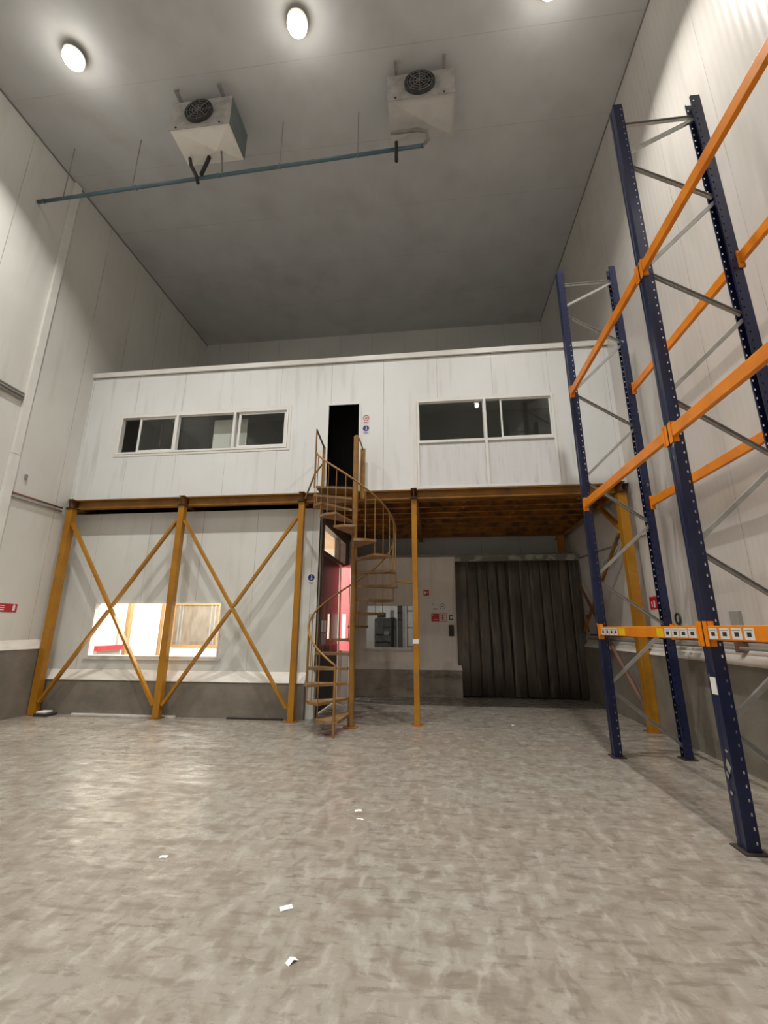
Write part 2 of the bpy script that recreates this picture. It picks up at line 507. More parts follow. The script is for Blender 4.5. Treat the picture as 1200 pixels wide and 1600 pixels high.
# kerbs along the side walls
KL, KR = XL + 0.10, XR - 0.12
k = struct(MB().box((XL, YF, 0), (KL, YP - 0.15, 1.27)).build('baseboard_left', M['kerb']))
c_ = MB().faces([(KL + 0.012, YF, 1.27), (KL + 0.012, YP - 0.15, 1.27), (XL, YP - 0.15, 1.45), (XL, YF, 1.45), (XL, YF, 1.27), (XL, YP - 0.15, 1.27)],
                [(0, 1, 2, 3), (0, 3, 4), (1, 5, 2), (0, 4, 5, 1), (3, 2, 5, 4)])
c_.build('cap', M['cap'], k)
k = struct(MB().box((KR, YF, 0), (XR, YR, 1.27)).build('baseboard_right', M['kerb']))
c_ = MB().faces([(KR - 0.012, YF, 1.27), (KR - 0.012, YR, 1.27), (XR, YR, 1.45), (XR, YF, 1.45), (XR, YF, 1.27), (XR, YR, 1.27)],
                [(0, 1, 2, 3), (0, 3, 4), (1, 5, 2), (0, 4, 5, 1), (3, 2, 5, 4)])
c_.build('cap', M['cap'], k)

# ------------------------------------------------------------------ upper office
OB, OT = 4.5, 7.66
W1 = (-7.33, -3.21, 5.60, 6.57)
W2 = (-0.30, 2.60, 4.52, 6.57)
DR = (-2.27, -1.58, 4.50, 6.57)
struct(MB().wall('X', XL, XR, OB, OT, YO, YO + T, [W1, W2, DR]).build('wall_office_front', M['panel_office']))
struct(MB().box((XL, YO + T, OT - 0.15), (XR, YB, OT - 0.03)).build('ceiling_office', M['office_inner']))
struct(MB().box((XL, 11.2, OB), (XR, 11.3, OT - 0.15)).build('wall_office_back', M['office_inner']))
struct(MB().box((XL, YO + T, OB), (XR, 11.2, OB + 0.012)).build('floor_office_bounce', M['office_inner']))  # pale sheet added over the deck to bounce light into the office
struct(MB().box((XL, YO - 0.05, OT), (XR, YO + T, OT + 0.12)).build('trim_3', M['white']))
struct(MB().box((XL, YO - 0.008, OT - 0.012), (XR, YO, OT)).build('trim_4', M['grey_pipe']))
struct(MB().box((DR[1] + 0.25, YO - 0.012, OB), (XR - 0.25, YO, OB + 0.035)).build('trim_5', M['white']))

def frame_ring(mb, x0, x1, z0, z1, y0, y1, w):
    mb.box((x0, y0, z0), (x0 + w, y1, z1))
    mb.box((x1 - w, y0, z0), (x1, y1, z1))
    mb.box((x0 + w, y0, z0), (x1 - w, y1, z0 + w))
    mb.box((x0 + w, y0, z1 - w), (x1 - w, y1, z1))
    return mb

# window 1: long sliding window
w = struct(frame_ring(MB(), W1[0], W1[1], W1[2], W1[3], YO - 0.02, YO + 0.10, 0.045).build('window_1', M['alu']), 'long sliding office window left of the upper doorway')
f = frame_ring(MB(), W1[0] - 0.07, W1[1] + 0.07, W1[2] - 0.06, W1[3] + 0.06, YO - 0.010, YO, 0.065).build('casing', M['white'], w)
MB().box((-5.93, YO - 0.02, 5.645), (-5.87, YO + 0.09, 6.525)).build('mullion', M['alu'], w)
MB().box((-4.52, YO - 0.02, 5.645), (-4.46, YO + 0.09, 6.525)).build('mullion', M['alu'], w)
def sash(x0, x1, z0, z1, y, parent, wd=0.045, g='glass'):
    s = frame_ring(MB(), x0, x1, z0, z1, y - 0.015, y + 0.015, wd).build('sash', M['alu'], parent)
    MB().box((x0 + wd, y - 0.003, z0 + wd), (x1 - wd, y + 0.003, z1 - wd)).build('pane', M[g], s)
    return s
sash(-6.86, -5.93, 5.645, 6.525, YO + 0.03, w, 0.05)
sash(-5.87, -4.52, 5.645, 6.525, YO + 0.06, w, 0.012)
sash(-4.40, -3.255, 5.645, 6.525, YO + 0.03, w, 0.055, 'glass')

# window 2: over white lower panels
w = struct(frame_ring(MB(), W2[0], W2[1], W2[2], W2[3], YO - 0.02, YO + 0.10, 0.045).build('window_2', M['alu']), 'office window right of the doorway over white lower panels')
frame_ring(MB(), W2[0] - 0.08, W2[1] + 0.10, W2[2] - 0.015, W2[3] + 0.05, YO - 0.010, YO, 0.075).build('casing', M['white'], w)
MB().box((1.14, YO - 0.02, 4.565), (1.195, YO + 0.09, 6.525)).build('mullion', M['alu'], w)
MB().box((W2[0] + 0.045, YO - 0.02, 5.555), (1.14, YO + 0.09, 5.61)).build('rail', M['alu'], w)
MB().box((1.195, YO - 0.02, 5.555), (W2[1] - 0.045, YO + 0.09, 5.61)).build('rail', M['alu'], w)
def infill(x0, x1):
    MB().box((x0, YO + 0.01, 4.565), (x1, YO + 0.05, 5.555)).build('lower_panel', M['infill'], w)
M['infill'] = pmat('infill_panel', (0.74, 0.745, 0.76), 0.4, col2=(0.67, 0.675, 0.685), scale=1.2, stretch=(5, 5, 0.5), rib=('X', 0.085, 0.0012),
                   dirt=((0.40, 0.38, 0.35), 3.0, (3, 3, 0.35), 0.56, 0.75, 0.5))
infill(W2[0] + 0.045, 1.14)
infill(1.195, W2[1] - 0.045)
sash(W2[0] + 0.045, 1.14, 5.61, 6.525, YO + 0.05, w, 0.014)
sash(1.50, W2[1] - 0.045, 5.61, 6.525, YO + 0.03, w, 0.035)
MB().box((1.195, YO + 0.06, 5.61), (1.52, YO + 0.066, 6.525)).build('pane', M['glass'], w)

# upper doorway
d = struct(MB().box((DR[0] - 0.05, YO - 0.02, OB), (DR[0], YO + T, DR[3] + 0.05))
           .box((DR[1], YO - 0.02, OB), (DR[1] + 0.05, YO + T, DR[3] + 0.05))
           .box((DR[0], YO - 0.02, DR[3]), (DR[1], YO + T, DR[3] + 0.05)).build('door_1', M['alu']), 'open dark doorway into the upper office')

# near-black box added behind the upper doorway to keep it dark
box_wall = struct(MB().wall('Y', YO + T, 10.2, OB + 0.012, OT - 0.16, -2.62, -2.55).build('wall_dark_box_left', M['dark_box']))
struct(MB().wall('Y', YO + T, 10.2, OB + 0.012, OT - 0.16, -1.30, -1.23).build('wall_dark_box_right', M['dark_box']))
struct(MB().box((-2.62, 10.2, OB + 0.012), (-1.23, 10.27, OT - 0.16)).build('wall_dark_box_back', M['dark_box']))
struct(MB().box((-2.55, YO + T, OB + 0.012), (-1.30, 10.2, OB + 0.02)).build('floor_dark_box', M['dark_box']))
# things inside the office
tag(MB().box((-5.13, 9.03, 4.5), (-4.30, 9.06, 6.50)).build('white_board', M['white'], bevel=0.004), 'white panel standing inside the office behind the long window', 'panel')
t = MB()
t.box((-6.75, 9.4, 4.5), (-6.71, 11.15, 6.9))
tag(t.build('partition', M['beige_board']), 'grey partition inside the office at the left end of the long window', 'partition')

# ------------------------------------------------------------------ mezzanine
ZB0, ZB1 = 4.28, 4.48
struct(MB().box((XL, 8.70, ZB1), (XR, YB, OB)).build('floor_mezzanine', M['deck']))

def ibeam(w, h, tf=0.014, tw=0.012):
    a, b, c = w / 2, h / 2, tw / 2
    return [(-a, -b), (a, -b), (a, -b + tf), (c, -b + tf), (c, b - tf), (a, b - tf), (a, b), (-a, b), (-a, b - tf), (-c, b - tf), (-c, -b + tf), (-a, -b + tf)]

PX = (-8.07, -5.42, -2.74, -0.38, 3.66)
zc = (ZB0 + ZB1) / 2
h = ZB1 - ZB0
cl = ('leftmost yellow column in the corner by the left wall', 'yellow column between the two cross braced bays',
      'yellow column beside the spiral stair and blue sign', 'lone slim yellow column right of the spiral stair', 'thick yellow column by the right wall behind the rack')
CY = (8.64, 8.64, 8.64, 8.66, 8.66)
for i, x in enumerate(PX):
    hw = (0.072, 0.066, 0.058, 0.052, 0.08)[i]
    t = thing('steel_column', (x, CY[i], 0), cl[i], 'column', 'yellow mezzanine columns')
    MB().box((x - hw, CY[i] - hw, 0.012), (x + hw, CY[i] + hw, ZB0 - 0.012)).build('shaft', M['yellow'], t, bevel=0.006)
    MB().box((x - hw - 0.05, CY[i] - hw - 0.04, 0), (x + hw + 0.05, CY[i] + hw + 0.03, 0.012)).build('base_plate', M['yellow_dark'], t)
    MB().box((x - hw - 0.02, CY[i] - hw - 0.02, ZB0 - 0.012), (x + hw + 0.02, CY[i] + hw + 0.02, ZB0)).build('top_plate', M['black_steel'], t)
    if i == 3:
        MB().box((x - 0.06, CY[i] - hw - 0.003, 1.42), (x + 0.055, CY[i] - hw, 1.50)).build('paper_tag', M['paper'], t)
t = thing('steel_column', (3.60, 12.75, 0), 'dark yellow column at the back right above the strip curtain', 'column', 'yellow mezzanine columns')
MB().box((3.52, 12.67, 3.63), (3.68, 12.83, ZB0)).build('shaft', M['yellow'], t)

# main beams front to back over the columns
bl = ('corner', 'middle braced', 'stair side', 'slim', 'right wall')
for i, x in enumerate(PX):
    t = thing('main_beam', (x, 8.55, ZB0), 'yellow beam running back over the %s column, black end' % bl[i], 'beam', 'main mezzanine beams')
    MB().profile(ibeam(0.12, h), (x, 8.565, zc), (x, 13.40, zc)).build('beam_web', M['yellow_dark'], t)
    MB().profile(ibeam(0.126, h + 0.004), (x, 8.545, zc), (x, 8.565, zc)).build('cut_end', M['black_steel'], t)

# front edge beams
el = ('between the corner column and the middle braced column', 'between the middle braced column and the stair column',
      'behind the spiral stair top', 'right of the slim column along the office sill')
for i in range(4):
    x0, x1 = PX[i] + 0.065, PX[i + 1] - 0.065
    o = MB().profile(ibeam(0.15, h - 0.01, 0.012), (x0, 8.735, zc), (x1, 8.735, zc)).build('edge_beam', M['edge_yellow_shaded'])
    tag(o, 'yellow front edge beam ' + el[i], 'beam')

# joists under the open right half
JY = (9.02, 9.50, 9.98, 10.50, 11.05, 11.65, 12.3, 12.9)
JO = ('foremost', 'second', 'third', 'fourth', 'fifth', 'sixth', 'seventh', 'rearmost')
for b, (x0, x1, nm) in enumerate(((PX[2] + 0.065, PX[3] - 0.065, 'behind the spiral stair'), (PX[3] + 0.065, PX[4] - 0.065, 'over the strip curtain side'))):
    for j, y in enumerate(JY):
        t = thing('floor_joist', ((x0 + x1) / 2, y, ZB0), '%s ochre floor joist %s' % (JO[j], nm), 'joist', 'mezzanine floor joists')
        prof = [(-0.04, -0.08), (0.04, -0.08), (0.04, -0.068), (-0.028, -0.068), (-0.028, 0.068), (0.04, 0.068), (0.04, 0.08), (-0.04, 0.08)]
        MB().profile(prof, (x0, y, ZB0 + 0.12), (x1, y, ZB0 + 0.12)).build('channel', M['yellow_dark'], t)
        for bx in ((0.68, 1.86, 3.03) if b else (-1.7,)):
            if j < 5:
                MB().box((bx - 0.035, y + 0.042, ZB0 + 0.035), (bx + 0.035, y + 0.16, ZB0 + 0.11)).build('cleat', M['yellow_dark'], t)

# cross braces of the two left bays
for i, nm in ((0, 'left bay, across the bright window'), (1, 'second bay, beside the stair column')):
    x0, x1 = PX[i] + 0.095, PX[i + 1] - 0.09
    t = thing('cross_brace', ((x0 + x1) / 2, 8.64, 0), 'yellow X shaped cross brace in the ' + nm, 'brace')
    za, zb = 0.24, 3.93
    MB().bar((x0, 8.625, zb), (x1, 8.625, za), 0.05, 0.085, (0, 1, 0)).build('diagonal', M['yellow'], t)
    zm = (za + zb) / 2
    xm = (x0 + x1) / 2
    d_ = Vector((x1 - x0, 0, zb - za)).normalized() * 0.05
    MB().bar((x0, 8.625, za), (xm - d_.x, 8.625, zm - d_.z), 0.05, 0.085, (0, 1, 0)).build('diagonal', M['yellow'], t)
    MB().bar((xm + d_.x, 8.625, zm + d_.z), (x1, 8.625, zb), 0.05, 0.085, (0, 1, 0)).build('diagonal', M['yellow'], t)

# right side frame: knee brace and diagonals along the right wall
tag(MB().bar((3.66, 9.75, ZB0 - 0.02), (3.66, 8.76, 3.55), 0.07, 0.09, (1, 0, 0)).build('knee_brace', M['yellow']), 'short yellow knee brace from the right column up to its beam', 'brace')
tag(MB().bar((3.60, 8.80, 3.52), (3.60, 11.6, 1.62), 0.04, 0.06, (1, 0, 0)).build('diagonal_brace', M['yellow_dark']), 'thin ochre diagonal brace sloping down behind the right column', 'brace')
tag(MB().bar((3.69, 11.9, 2.85), (3.69, 8.80, 0.18), 0.045, 0.06, (1, 0, 0)).build('diagonal_brace', M['rust']), 'brown diagonal bar rising from the right column foot to the curtain', 'brace')

# ------------------------------------------------------------------ lower left panel room (bright)
LW = (-7.36, -4.45, 1.10, 2.23)
PT = 4.22
struct(MB().wall('X', XL, -2.42, 0, PT, YP, YP + T, [LW]).build('wall_side_room_front', M['panel_lower']))
k = struct(MB().box((XL, YP - 0.15, 0), (-2.56, YP, 0.66)).build('baseboard_front', M['kerb']))
MB().faces([(XL, YP - 0.165, 0.66), (-2.56, YP - 0.165, 0.66), (-2.56, YP, 0.85), (XL, YP, 0.85), (XL, YP, 0.66), (-2.56, YP, 0.66)],
           [(0, 1, 2, 3), (0, 3, 4), (1, 5, 2), (0, 4, 5, 1), (3, 2, 5, 4)]).build('cap', M['cap'], k)
w = struct(frame_ring(MB(), LW[0], LW[1], LW[2], LW[3], YP - 0.02, YP + T + 0.01, 0.03).build('window_3', M['white']), 'bright lit window low in the left panel wall')
MB().box((LW[0] + 0.03, YP + 0.05, LW[2] + 0.03), (LW[1] - 0.03, YP + 0.056, LW[3] - 0.03)).build('pane', M['glass'], w)
MB().box((LW[0] - 0.08, YP - 0.03, LW[2] - 0.05), (LW[1] + 0.06, YP, LW[2] - 0.005)).build('sill', M['cap'], w)
struct(MB().box((-2.47, YP - 0.006, 0.86), (-2.40, YP, PT)).box((-2.42, YP - 0.006, 0), (-2.40, YP + T, PT)).build('trim_6', M['white']))

DY0, DY1, DZ = 9.16, 11.62, 4.02
struct(MB().wall('Y', YP + T, YR, 0, 4.2, -2.52, -2.40, [(DY0, DY1, -1, DZ)]).build('wall_side_room_right', M['brown_frame']))
struct(MB().box((XL, YR + 0.2 + 0.93, 0), (-2.4, YR + 0.2 + 1.05, 4.12)).build('wall_side_room_back', M['side_white']))
struct(MB().box((-2.52, YR, 0), (-2.40, YR + 1.13, 4.12)).build('wall_side_room_end', M['side_white']))
struct(MB().box((XL, YP + T, 4.12), (-2.53, YR + 1.13, 4.20)).build('ceiling_side_room', M['plywood']))
struct(MB().box((XL, YP + T, 0), (XL + 0.02, YR + 1.13, 4.12)).build('wall_side_room_left', M['side_white']))

# ceiling lamps of the bright room
for x, y in ((-6.9, 9.9), (-6.4, 11.0), (-5.9, 12.2)):
    t = thing('tube_lamp', (x, y, 4.0), 'fluorescent tube fitting on the bright side room ceiling', 'lamp', 'side room tube lamps')
    MB().box((x - 0.6, y - 0.08, 4.06), (x + 0.6, y + 0.08, 4.12)).build('body', M['white'], t)
    MB().cyl((x - 0.58, y, 4.03), (x + 0.58, y, 4.03), 0.018, 8).build('tube', M['tube'], t)
    ld = bpy.data.lights.new('tube_light', 'AREA')
    ld.shape = 'RECTANGLE'
    ld.size, ld.size_y = 1.2, 0.16
    ld.energy = SIDE_ROOM_W / 3
    ld.color = SIDE_ROOM_COL
    lo = bpy.data.objects.new('tube_light', ld)
    COL.objects.link(lo)
    lo.parent = t
    lo.location = (0, 0, -0.01)

# contents of the bright room seen through the low window
x = XL + 0.024
t = thing('counter', (-8.0, 10.35, 0), 'red topped low counter seen through the bright window', 'counter')
MB().box((-8.24, 9.95, 0.0), (-7.95, 10.75, 1.16)).build('base', M['grey_box'], t)
MB().box((-8.245, 9.92, 1.16), (-7.90, 10.78, 1.27)).build('top', M['sign_red'], t)
t = thing('side_door', (x, 11.1, 0), 'white door with wooden jambs seen through the bright window', 'door')
MB().box((x, 11.36, 0), (x + 0.05, 12.62, 2.75)).build('leaf', M['white'], t)
MB().box((x, 11.20, 0), (x + 0.09, 11.34, 2.9)).build('jamb', M['wood_frame'], t)
MB().box((x, 12.64, 0), (x + 0.09, 12.74, 2.9)).build('jamb', M['wood_frame'], t)
tag(MB().box((x, 10.93, 0), (x + 0.06, 11.04, 4.0)).build('cable_duct', M['grey_box']), 'grey vertical duct beside the wooden jamb inside the bright room', 'duct')
yb = YR + 1.13
t = thing('inner_window', (-7.4, yb, 1.2), 'framed inner window with beige board seen through the bright window', 'window')
frame_ring(MB(), -8.20, -6.65, 1.12, 2.46, yb - 0.05, yb, 0.07).build('frame', M['wood_frame'], t)
MB().box((-8.13, yb - 0.015, 1.19), (-6.72, yb, 2.39)).build('board', M['beige_board'], t)
for bx in (-8.0, -7.9, -6.95, -6.82):
    MB().box((bx - 0.02, yb - 0.03, 1.19), (bx + 0.02, yb - 0.015, 2.39)).build('bar', M['grey_pipe'], t)

# ------------------------------------------------------------------ red double door in the side wall
d = struct(MB().box((-2.53, DY0, 0), (-2.38, DY0 + 0.09, DZ)).box((-2.53, DY1 - 0.05, 0), (-2.38, DY1, DZ))
           .box((-2.53, DY0 + 0.09, DZ - 0.10), (-2.38, DY1 - 0.05, DZ)).box((-2.53, DY0 + 0.09, 3.28), (-2.40, DY1 - 0.05, 3.36))
           .box((-2.53, 10.88, 3.36), (-2.40, 10.98, DZ - 0.10)).build('door_2', M['brown_frame']), 'red double swing door beside the stair')
lf = MB().wall('Y', DY0 + 0.10, 11.12, 1.32, 3.27, -2.49, -2.44, [(10.02, 10.42, 1.46, 2.02)]).build('door_leaf', M['door_red_shaded'], d)
MB().box((-2.495, DY0 + 0.10, 0.03), (-2.435, 11.12, 1.32)).build('kick_plate', M['rubber'], lf)
MB().box((-2.468, 10.02, 1.46), (-2.462, 10.42, 2.02)).build('vision_panel', M['glass'], lf)
MB().box((-2.44, 9.42, 1.62), (-2.436, 9.86, 1.86)).build('notice', M['paper'], lf)
MB().box((-2.44, 9.42, 1.36), (-2.434, 9.86, 1.6)).build('notice', M['grey_box'], lf)
MB().box((-2.44, 10.0, 2.12), (-2.436, 10.42, 2.30)).build('notice', M['sign_green'], lf)
# second leaf, swung outwards
pa, pb = Vector((-2.47, 11.58)), Vector((-2.12, 11.16))
def leaf_box(mb, s0, s1, z0, z1, th):
    dv = (pb - pa).normalized()
    n = Vector((dv.y, -dv.x))
    L = (pb - pa).length
    q = [pa + dv * s0 * L - n * th / 2, pa + dv * s1 * L - n * th / 2, pa + dv * s1 * L + n * th / 2, pa + dv * s0 * L + n * th / 2]
    return mb.prism([(v.x, v.y) for v in q], z0, z1)
lf = leaf_box(MB(), 0, 1, 1.15, 3.30, 0.05).build('door_leaf', M['door_red_lit'], d)
lf['label'] = 'half open leaf with its lit pink red in the colour'
leaf_box(MB(), 0.3, 1, 0.03, 1.15, 0.055).build('kick_plate', M['rubber'], lf)
leaf_box(MB(), 0.25, 0.62, 1.42, 2.05, 0.06).build('vision_panel', M['sign_white'], lf)  # opaque white stands in for light coming through the pane
leaf_box(MB(), 0.97, 1.03, 0.03, 3.30, 0.06).build('edge_strip', M['galv'], lf)

# ------------------------------------------------------------------ lower rear wall, window, curtain
RW = (-1.93, -0.47, 1.17, 2.33)
RT = 3.62
CX0, CX1 = 0.62, 3.72
struct(MB().wall('X', -2.40, XR, 0, RT, YR, YR + 0.14, [RW, (CX0, CX1, -1, RT - 0.06)]).build('wall_rear', M['panel_rear']))
k = struct(MB().box((-2.30, YR - 0.16, 0), (CX0 + 0.02, YR, 0.66)).build('baseboard_rear', M['kerb_rear']))
MB().faces([(-2.30, YR - 0.175, 0.66), (CX0 + 0.03, YR - 0.175, 0.66), (CX0 + 0.0, YR, 0.86), (-2.30, YR, 0.86), (-2.30, YR, 0.66), (CX0 + 0.0, YR, 0.66)],
           [(0, 1, 2, 3), (0, 3, 4), (1, 5, 2), (0, 4, 5, 1), (3, 2, 5, 4)]).build('cap', M['panel_rear'], k)
struct(MB().box((-2.40, 15.45, 0), (XR, 15.6, RT)).build('wall_rear_room_back', M['panel_rear']))
struct(MB().box((-2.52, YR + 1.13, 0), (-2.40, 15.45, RT)).build('wall_rear_room_left', M['panel_rear']))
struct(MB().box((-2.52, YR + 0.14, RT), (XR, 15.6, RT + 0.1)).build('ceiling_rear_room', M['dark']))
struct(MB().box((0.45, YR + 0.14, 0), (0.55, 15.45, RT)).build('wall_rear_room_right', M['panel_rear']))
w = struct(frame_ring(MB(), RW[0], RW[1], RW[2], RW[3], YR - 0.02, YR + 0.15, 0.03).build('window_4', M['panel_rear']), 'dim window in the lower rear wall behind the stair')
frame_ring(MB(), RW[0] - 0.10, RW[1] + 0.10, RW[2] - 0.20, RW[3] + 0.10, YR - 0.012, YR, 0.10).build('casing', M['panel_rear'], w)
MB().box((RW[0] + 0.03, YR + 0.06, RW[2] + 0.03), (RW[1] - 0.03, YR + 0.066, RW[3] - 0.03)).build('pane', M['glass'], w)
MB().box((RW[0] - 0.02, YR - 0.06, RW[2] - 0.04), (RW[1] + 0.02, YR - 0.012, RW[2])).build('sill', M['cap'], w)
# dim rear room contents
t = thing('ceiling_lamp', (-1.6, 13.6, RT - 0.06), 'small lamp on the ceiling of the dim rear room', 'lamp')
MB().box((-1.9, 13.5, RT - 0.05), (-1.3, 13.7, RT)).build('body', M['white'], t)
ld = bpy.data.lights.new('rear_light', 'AREA')
ld.size = 0.4
ld.energy = REAR_ROOM_W
ld.color = (0.95, 0.97, 1.0)
lo = bpy.data.objects.new('rear_light', ld)
COL.objects.link(lo)
lo.parent = t
lo.location = (0, 0, -0.01)
t = thing('floor_scrubber', (-1.38, 12.95, 0), 'dark upright machine behind the left half of the dim rear window', 'machine')
MB().box((-1.74, 12.75, 0.05), (-1.12, 13.15, 2.0)).build('body', M['dark_object'], t, bevel=0.06)
MB().lathe([(0.13, 2.0), (0.13, 2.12), (0.05, 2.16)], (-1.56, 12.95, 0), 18).build('tank', M['rubber'], t, smooth=True)
MB().box((-1.30, 12.80, 2.0), (-1.18, 12.86, 2.2)).build('handle', M['galv'], t)
MB().box((-1.46, 12.735, 1.50), (-1.32, 12.75, 1.62)).build('badge', M['grey_box'], t)
for sx in (-1.72, -1.18):
    MB().box((sx, 12.75, 0), (sx + 0.1, 13.15, 0.05)).build('skid', M['rubber'], t)
tag(MB().box((-1.10, 13.0, 0), (-0.94, 13.3, 3.2)).build('folding_screen', M['rubber']), 'narrow black screen beside the dark machine behind the rear window', 'screen')
tag(MB().box((-0.93, 12.7, 0), (-0.86, 12.8, 3.0)).build('white_post', M['alu']), 'white upright post behind the dim rear window', 'post')
t = thing('shelf_unit', (-0.5, 13.9, 0), 'grey shelving behind the right half of the dim rear window', 'shelf')
for z in (0.6, 1.15, 1.7, 2.2):
    MB().box((-0.88, 13.7, z), (0.3, 14.1, z + 0.04)).build('shelf', M['galv'], t)
for px in (-0.88, 0.26):
    MB().box((px, 13.7, 0), (px + 0.04, 13.74, 2.5)).build('upright', M['galv'], t)

# strip curtain
t = thing('strip_curtain', ((CX0 + CX1) / 2, YR - 0.1, 0), 'dark grimy plastic strip curtain filling the wide rear doorway', 'curtain')
edges = [0.56, 0.87, 1.15, 1.42, 1.69, 1.98, 2.27, 2.52, 2.80, 3.05, 3.30, 3.55, 3.82]
for i in range(len(edges) - 1):
    a, b = edges[i], edges[i + 1] - 0.006
    if i in (3,):
        b -= 0.045
    if i in (4,):
        b -= 0.085
    dep = YR - 0.075 - (0.012 if i % 2 else 0.0) - random.uniform(0, 0.008)
    mb = MB()
    lean = random.uniform(-0.012, 0.012) + (0.05 if i in (3, 4) else 0)
    n = 6
    rows = [0.03, 0.8, 1.6, 2.4, 3.1, 3.60]
    g = []
    for z in rows:
        q = (3.6 - z) / 3.57
        row = []
        for s in range(n + 1):
            u = s / n
            xx = a + (b - a) * u + lean * q
            yy = dep + 0.035 * (math.cos((u - 0.5) * math.pi) - 1) * (-1 if i % 3 else 1) * 0.22 + 0.010 * math.sin(z * 2.1 + i)
            row.append(mb.bm.verts.new((xx, yy, z)))
        g.append(row)
    for r0, r1 in zip(g, g[1:]):
        for s in range(n):
            mb.bm.faces.new((r0[s], r0[s + 1], r1[s + 1], r1[s]))
    mb.build('strip', M['curtain'], t, smooth=True, solid=0.004)
MB().box((0.56, YR - 0.135, 3.47), (3.82, YR - 0.115, 3.63)).build('head_rail', M['curtain_head'], t)
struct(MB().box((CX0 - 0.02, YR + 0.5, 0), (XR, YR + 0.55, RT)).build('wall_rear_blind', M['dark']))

# ------------------------------------------------------------------ spiral stair
SX, SY, SR = -1.55, 8.34, 0.83
AZ0, ST = 251.0, 26.4
def az(n):
    return math.radians(AZ0 - ST * (n - 1))
def sp(n, r):
    return (SX + r * math.cos(az(n)), SY + r * math.sin(az(n)))
def rail_z(n):
    return 0.25 * n + 0.94 + (0.02 * max(0, n - 13))
t = thing('spiral_stair', (SX, SY, 0), 'ochre steel spiral stair winding up to the office doorway', 'staircase')
MB().lathe([(0.057, 0), (0.057, 5.58), (0.045, 5.60)], (SX, SY, 0), 16).build('centre_pole', M['stair'], t, smooth=False)
MB().lathe([(0.14, 0), (0.14, 0.015)], (SX, SY, 0), 16).build('base_plate', M['stair'], t)
for n in range(1, 18):
    z = 0.25 * n
    a0, a1 = n - 0.56, n + 0.56
    poly = [sp(a1, 0.07), sp(a0, 0.07), sp(a0, SR), sp(n, SR * 1.03), sp(a1, SR)]
    MB().prism(poly, z - 0.045, z).build('tread', M['tread'], t)
# landing
o = MB().prism([(SX, SY + 0.04), (SX - 0.15, SY - 0.04), (-2.33, 8.18), (-2.34, 8.64), (SX, 8.64)], 4.43, 4.475).build('landing', M['tread'], t)
# handrail
path = []
nn = 0.62
while nn <= 16.6:
    x_, y_ = sp(nn, SR - 0.015)
    path.append((x_, y_, rail_z(nn)))
    nn += 0.1
MB().tube(path, 0.019, 8).build('handrail', M['stair'], t, smooth=True)
x_, y_ = sp(0.62, SR - 0.015)
MB().bar((x_, y_, 0), (x_, y_, rail_z(0.62)), 0.035, 0.05).build('newel_post', M['stair'], t)
xk, yk = sp(4.0, SR)
MB().tube([(xk + 0.05 * math.cos(a), yk - 0.02, rail_z(4.0) - 0.03 + 0.05 * math.sin(a)) for a in [i * math.pi / 6 for i in range(12)]], 0.007, 6, True).build('rope_loop', M['grey_pipe'], t)
for n in range(1, 17):
    for s in (0.0, 0.5):
        q = n + s
        if q < 1.4:
            continue
        x_, y_ = sp(q, SR - 0.015)
        zlow = 0.25 * math.floor(q + 0.44 - 0.5 * 0) - 0.04
        MB().cyl((x_, y_, zlow), (x_, y_, rail_z(q)), 0.0085, 6).build('baluster', M['stair'], t)
# landing guard
MB().bar((-2.35, 8.14, 4.42), (-2.35, 8.14, 5.70), 0.02, 0.05).build('guard_post', M['stair'], t)
MB().bar((-2.30, 8.58, 4.47), (-2.30, 8.58, 5.48), 0.06, 0.02).build('guard_post', M['stair'], t)
MB().bar((-2.35, 8.14, 5.68), (-2.30, 8.58, 5.48), 0.02, 0.05).build('guard_rail', M['brown_frame'], t)
MB().bar((-2.35, 8.14, 4.72), (-2.32, 8.58, 5.10), 0.015, 0.04).build('guard_rail', M['stair'], t)
MB().bar((-2.34, 8.14, 4.75), (-2.66, 8.56, 4.33), 0.02, 0.05).build('guard_rail', M['brown_frame'], t)
MB().bar((-1.45, 8.60, 4.30), (-1.45, 8.60, 5.42), 0.10, 0.015, (0, 1, 0)).build('guard_post', M['stair'], t)
MB().bar((-1.50, 8.38, 5.56), (-1.45, 8.60, 5.40), 0.015, 0.04).build('guard_rail', M['brown_frame'], t)
MB().cyl((sp(10.3, SR)[0], sp(10.3, SR)[1], 2.56), (PX[3] - 0.05, 8.62, 2.56), 0.014, 8).build('tie_rod', M['stair'], t)

